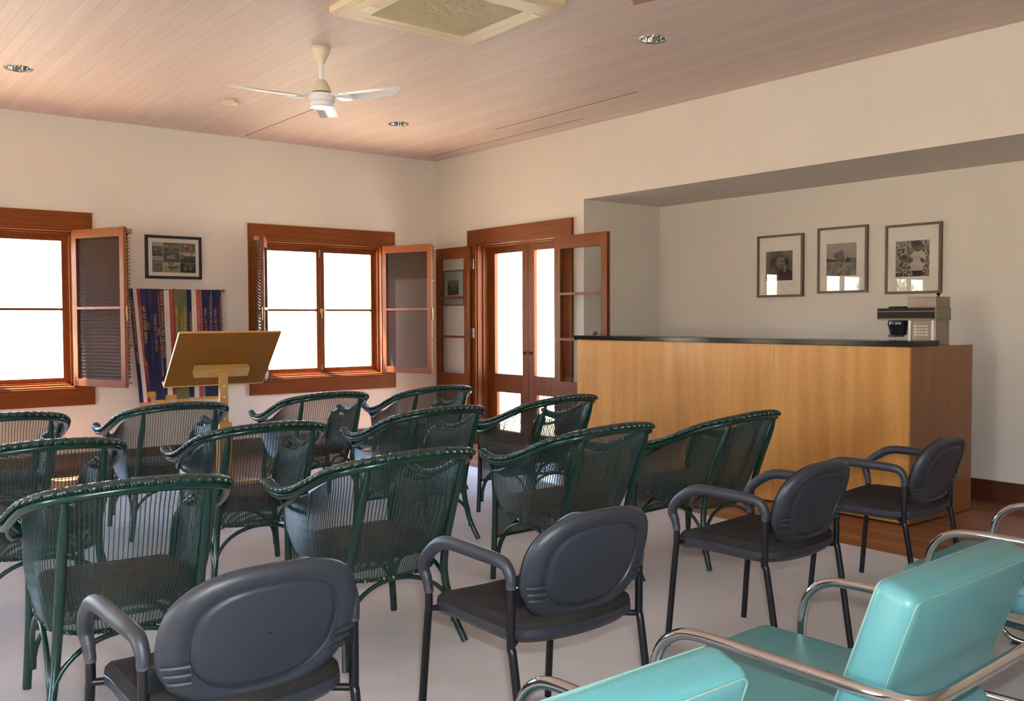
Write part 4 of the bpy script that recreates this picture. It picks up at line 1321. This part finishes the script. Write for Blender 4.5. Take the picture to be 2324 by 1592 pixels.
# ------------------------------------------------------------------ charcoal stacking armchair
def office_chair():
    t = empty('office_chair')
    for s_ in (-1, 1):
        mb = MB()
        mb.tube(smooth_path([(s_ * 0.259, -0.283, 0.008), (s_ * 0.2615, -0.222, 0.385), (s_ * 0.262, -0.211, 0.425), (s_ * 0.262, -0.211, 0.47), (s_ * 0.262, -0.211, 0.625)], 6), 0.0128, 12)
        mb.build('leg', M['black_metal'], t, True)
        mb = MB()
        mb.tube(smooth_path([(s_ * 0.274, 0.246, 0.008), (s_ * 0.264, 0.212, 0.40), (s_ * 0.262, 0.208, 0.44), (s_ * 0.262, 0.208, 0.515)], 6), 0.0128, 12)
        mb.build('leg', M['black_metal'], t, True)
        mb = MB()
        pts = smooth_path([(s_ * 0.262, 0.208, 0.505), (s_ * 0.264, 0.216, 0.54), (s_ * 0.268, 0.226, 0.572), (s_ * 0.272, 0.205, 0.612), (s_ * 0.276, 0.155, 0.652), (s_ * 0.278, 0.105, 0.676), (s_ * 0.278, 0.04, 0.683), (s_ * 0.276, -0.06, 0.680), (s_ * 0.272, -0.15, 0.676), (s_ * 0.266, -0.192, 0.664), (s_ * 0.262, -0.211, 0.630), (s_ * 0.262, -0.211, 0.608)], 6)
        n_ = len(pts)
        rr = [0.0155 + 0.006 * math.sin(PI * min(1, max(0, (i / n_ - .05) / .85))) ** 0.6 for i in range(n_)]
        mb.tube(pts, rr, 14)
        mb.build('armrest', M['plastic'], t, True)
        for (yy, zz) in ((0.208, 0.496), (-0.211, 0.600)):
            mb = MB(); mb.tube([(s_ * 0.262, yy, zz), (s_ * 0.262, yy, zz + 0.011)], 0.0150, 12)
            mb.build('ferrule', M['rubber'], t, True)
        mb = MB()
        mb.tube([(s_ * 0.262, -0.205, 0.425), (s_ * 0.20, -0.16, 0.428)], 0.010, 10)
        mb.build('seat_bracket', M['black_metal'], t, True)
        mb = MB(); mb.tube([(s_ * 0.262, 0.205, 0.445), (s_ * 0.20, 0.19, 0.440)], 0.010, 10)
        mb.build('seat_bracket', M['black_metal'], t, True)
        mb = MB(); mb.rbox(min(s_ * 0.212, s_ * 0.264), max(s_ * 0.212, s_ * 0.264), -0.222, -0.196, 0.545, 0.598, 0.004, 2)
        mb.build('back_bracket', M['black_metal'], t, True)
    # seat: shell and upholstered top
    outl = smooth_path([(-0.225, 0.22, 0), (-0.238, 0.10, 0), (-0.242, -0.05, 0), (-0.238, -0.175, 0), (-0.18, -0.240, 0), (0, -0.262, 0), (0.18, -0.240, 0), (0.238, -0.175, 0), (0.242, -0.05, 0), (0.238, 0.10, 0), (0.225, 0.22, 0), (0.13, 0.262, 0), (0, 0.272, 0), (-0.13, 0.262, 0)], 5, True)

    def zs(x, y):
        return 0.012 * (abs(x) / 0.235) ** 2 - 0.035 * max(0, (y - 0.12) / 0.15) ** 2 + 0.015 * max(0, (-y - 0.12) / 0.13) ** 2
    mb = MB()
    rows = [[(p.x * sc, p.y * sc, z + zs(p.x * sc, p.y * sc)) for p in outl] for (sc, z) in ((0.02, 0.405), (0.7, 0.407), (0.92, 0.415), (1.0, 0.432), (1.0, 0.455), (0.985, 0.458))]
    mb.grid(rows, closed=True); mb.build('seat_shell', M['plastic'], t, True)
    mb = MB()
    rows = [[(p.x * sc, p.y * sc, z + zs(p.x * sc, p.y * sc)) for p in outl] for (sc, z) in ((0.985, 0.450), (0.995, 0.462), (0.985, 0.477), (0.94, 0.489), (0.8, 0.494), (0.5, 0.493), (0.02, 0.491))]
    mb.grid(rows, closed=True); mb.build('seat_cushion', M['fabric'], t, True)
    # backrest
    ang = R_(18)
    cz, cy = 0.642, -0.272

    def bp(x, v, d):        # x across, v up in the back plane, d outwards (backwards)
        yb = -d - 0.20 * 0 + 0.55 * x * x      # concave towards the sitter
        return (x, cy + yb * math.cos(ang) - v * math.sin(ang), cz + v * math.cos(ang) - yb * math.sin(ang) * 0 - d * math.sin(ang) * 0.2)

    def outline(r, n_=64):
        out = []
        for k in range(n_):
            a_ = 2 * PI * k / n_
            c, s2 = math.cos(a_), math.sin(a_)
            e = 2.7
            x = 0.247 * math.copysign(abs(c) ** (2 / e), c); v = 0.182 * math.copysign(abs(s2) ** (2 / e), s2)
            x *= 1 - 0.10 * max(0, -v / 0.182) ** 1.5
            out.append((x * r, v * r + 0.006 * (1 - r)))
        return out
    mb = MB()
    prof = [(0.01, .020), (0.35, .0205), (0.64, .0190), (0.675, .0178), (0.70, .0125), (0.72, .0125), (0.735, .0185), (0.755, .0185), (0.775, .0225), (0.86, .0235), (0.93, .019), (0.98, .010), (1.0, -.002), (0.985, -.010)]
    rows = [[bp(x, v, d) for x, v in outline(r)] for r, d in prof]
    mb.grid(rows, closed=True)
    for s_ in (-1, 1):
        for k in range(3):
            v = -0.040 - 0.022 * k
            xo = 0.236 - 0.006 * k
            pts = [bp(s_ * (0.178 - 0.003 * k + (xo - 0.178) * j / 5), v, 0.0265 - 0.010 * (j / 5) ** 3) for j in range(6)]
            mb.tube(pts, 0.0065, 8)
    bs = mb.build('back_shell', M['plastic'], t, True, 50)
    mb = MB()
    rows = [[bp(x, v, d) for x, v in outline(r)] for r, d in [(0.985, -.010), (0.97, -.022), (0.9, -.032), (0.7, -.038), (0.3, -.041), (0.01, -.042)]]
    mb.grid(rows, closed=True); mb.build('back_pad', M['fabric'], t, True)
    return t


OC = [(0.883, 2.306, 0.7), (1.889, 2.271, 0.4), (3.177, 2.375, 3.3), (4.28, 2.439, 5.2)]
OL = ['nearest charcoal office armchair at the bottom left, seen from behind', 'charcoal office armchair in the middle foreground with scuffed round back', 'charcoal office armchair right of centre, in front of the counter', 'charcoal office armchair beside the right end of the counter']
for i, (x, y, a_) in enumerate(OC):
    if i == 0:
        po = office_chair(); o = po; o.location = (x, y, 0.012); o.rotation_euler = (0, 0, R_(a_))
    else:
        o = dup(po, (x, y, 0.012), R_(a_))
    tag(o, OL[i], 'chair', 'charcoal office armchairs in one row')


# ------------------------------------------------------------------ teal vinyl chrome armchair
def teal_chair():
    t = empty('vinyl_armchair')
    mb = MB()
    half = [(0.0, -0.285, 0.582), (0.15, -0.285, 0.582), (0.27, -0.283, 0.582), (0.318, -0.262, 0.582), (0.341, -0.19, 0.582), (0.343, -0.05, 0.583), (0.343, 0.12, 0.585), (0.343, 0.25, 0.586), (0.343, 0.335, 0.573), (0.343, 0.395, 0.524), (0.343, 0.418, 0.435), (0.343, 0.412, 0.30), (0.343, 0.395, 0.14), (0.343, 0.378, 0.065), (0.343, 0.335, 0.026), (0.343, 0.27, 0.0165), (0.343, 0.10, 0.0165), (0.343, -0.12, 0.0165), (0.343, -0.20, 0.0165), (0.345, -0.268, 0.0165), (0.30, -0.285, 0.0165), (0.0, -0.285, 0.0165)]
    pts = smooth_path(half, 5)
    full = [Vector((-p.x, p.y, p.z)) for p in reversed(pts)] + pts[1:]
    # the tube closes through the rear bars at the top and on the floor
    full = full[:-1]
    mb.tube(full, 0.0145, 14, closed=True)
    mb.build('tube_frame', M['chrome'], t, True)
    mb = MB()
    mb.tube([(-0.343, 0.20, 0.30), (0.343, 0.20, 0.30)], 0.010, 10)
    mb.tube([(-0.343, -0.06, 0.28), (0.343, -0.06, 0.28)], 0.010, 10)
    for s_ in (-1, 1):
        mb.tube([(s_ * 0.343, 0.408, 0.31), (s_ * 0.343, 0.20, 0.30), (s_ * 0.343, -0.06, 0.28), (s_ * 0.343, -0.235, 0.27), (s_ * 0.343, -0.245, 0.03)], 0.010, 10)
    mb.build('seat_rail', M['chrome'], t, True)
    for s_ in (-1, 1):
        for y in (0.29, -0.16):
            mb = MB(); mb.rbox(s_ * 0.343 - 0.016, s_ * 0.343 + 0.016, y - 0.045, y + 0.045, 0.0, 0.008, 0.002, 1); mb.build('glide', M['rubber'], t)
    mb = MB(); mb.rbox(-0.305, 0.305, -0.16, 0.53, 0.31, 0.422, 0.035, 5)
    st = mb.build('seat', M['teal'], t, True)
    mb = MB()
    for z in (0.338, 0.385):
        mb.tube([(x, y, z) for x, y in rrect(0.306, 0.346, 0.04)], 0.003, 6, closed=True)
    mb.v = [(x, y + 0.18, z) for x, y, z in mb.v]
    mb.build('piping', M['teal'], st, True)
    # backrest leaning backwards
    T = Matrix.Translation((0, -0.092, 0.450)) @ Matrix.Rotation(R_(19), 4, 'X')
    mb = MB(); mb.rbox(-0.308, 0.308, -0.050, 0.050, -0.075, 0.372, 0.030, 5, T)
    bk = mb.build('backrest', M['teal'], t, True)
    mb = MB()
    path = [T @ Vector((x, -0.0445, z + 0.156)) for x, z in rrect(0.296, 0.204, 0.02)]
    mb.tube(path, 0.0028, 6, closed=True)
    path = [T @ Vector((x, 0.0445, z + 0.156)) for x, z in rrect(0.296, 0.204, 0.02)]
    mb.tube(path, 0.0028, 6, closed=True)
    mb.build('piping', M['seam'], bk, True)
    return t


TC = [(0.955, 1.20, 0), (2.125, 1.235, 2), (3.74, 1.36, 6)]
TLB = ['teal vinyl armchair with chrome tube frame at the bottom edge, only its back top showing', 'teal vinyl armchair with chrome tube arms at lower right, fully shown back', 'teal vinyl armchair at the right edge, mostly hidden by the nearer teal back']
for i, (x, y, a_) in enumerate(TC):
    if i == 0:
        pt = teal_chair(); o = pt; o.location = (x, y, 0.012); o.rotation_euler = (0, 0, R_(a_))
    else:
        o = dup(pt, (x, y, 0.012), R_(a_))
    tag(o, TLB[i], 'armchair', 'teal vinyl armchairs in the nearest row')
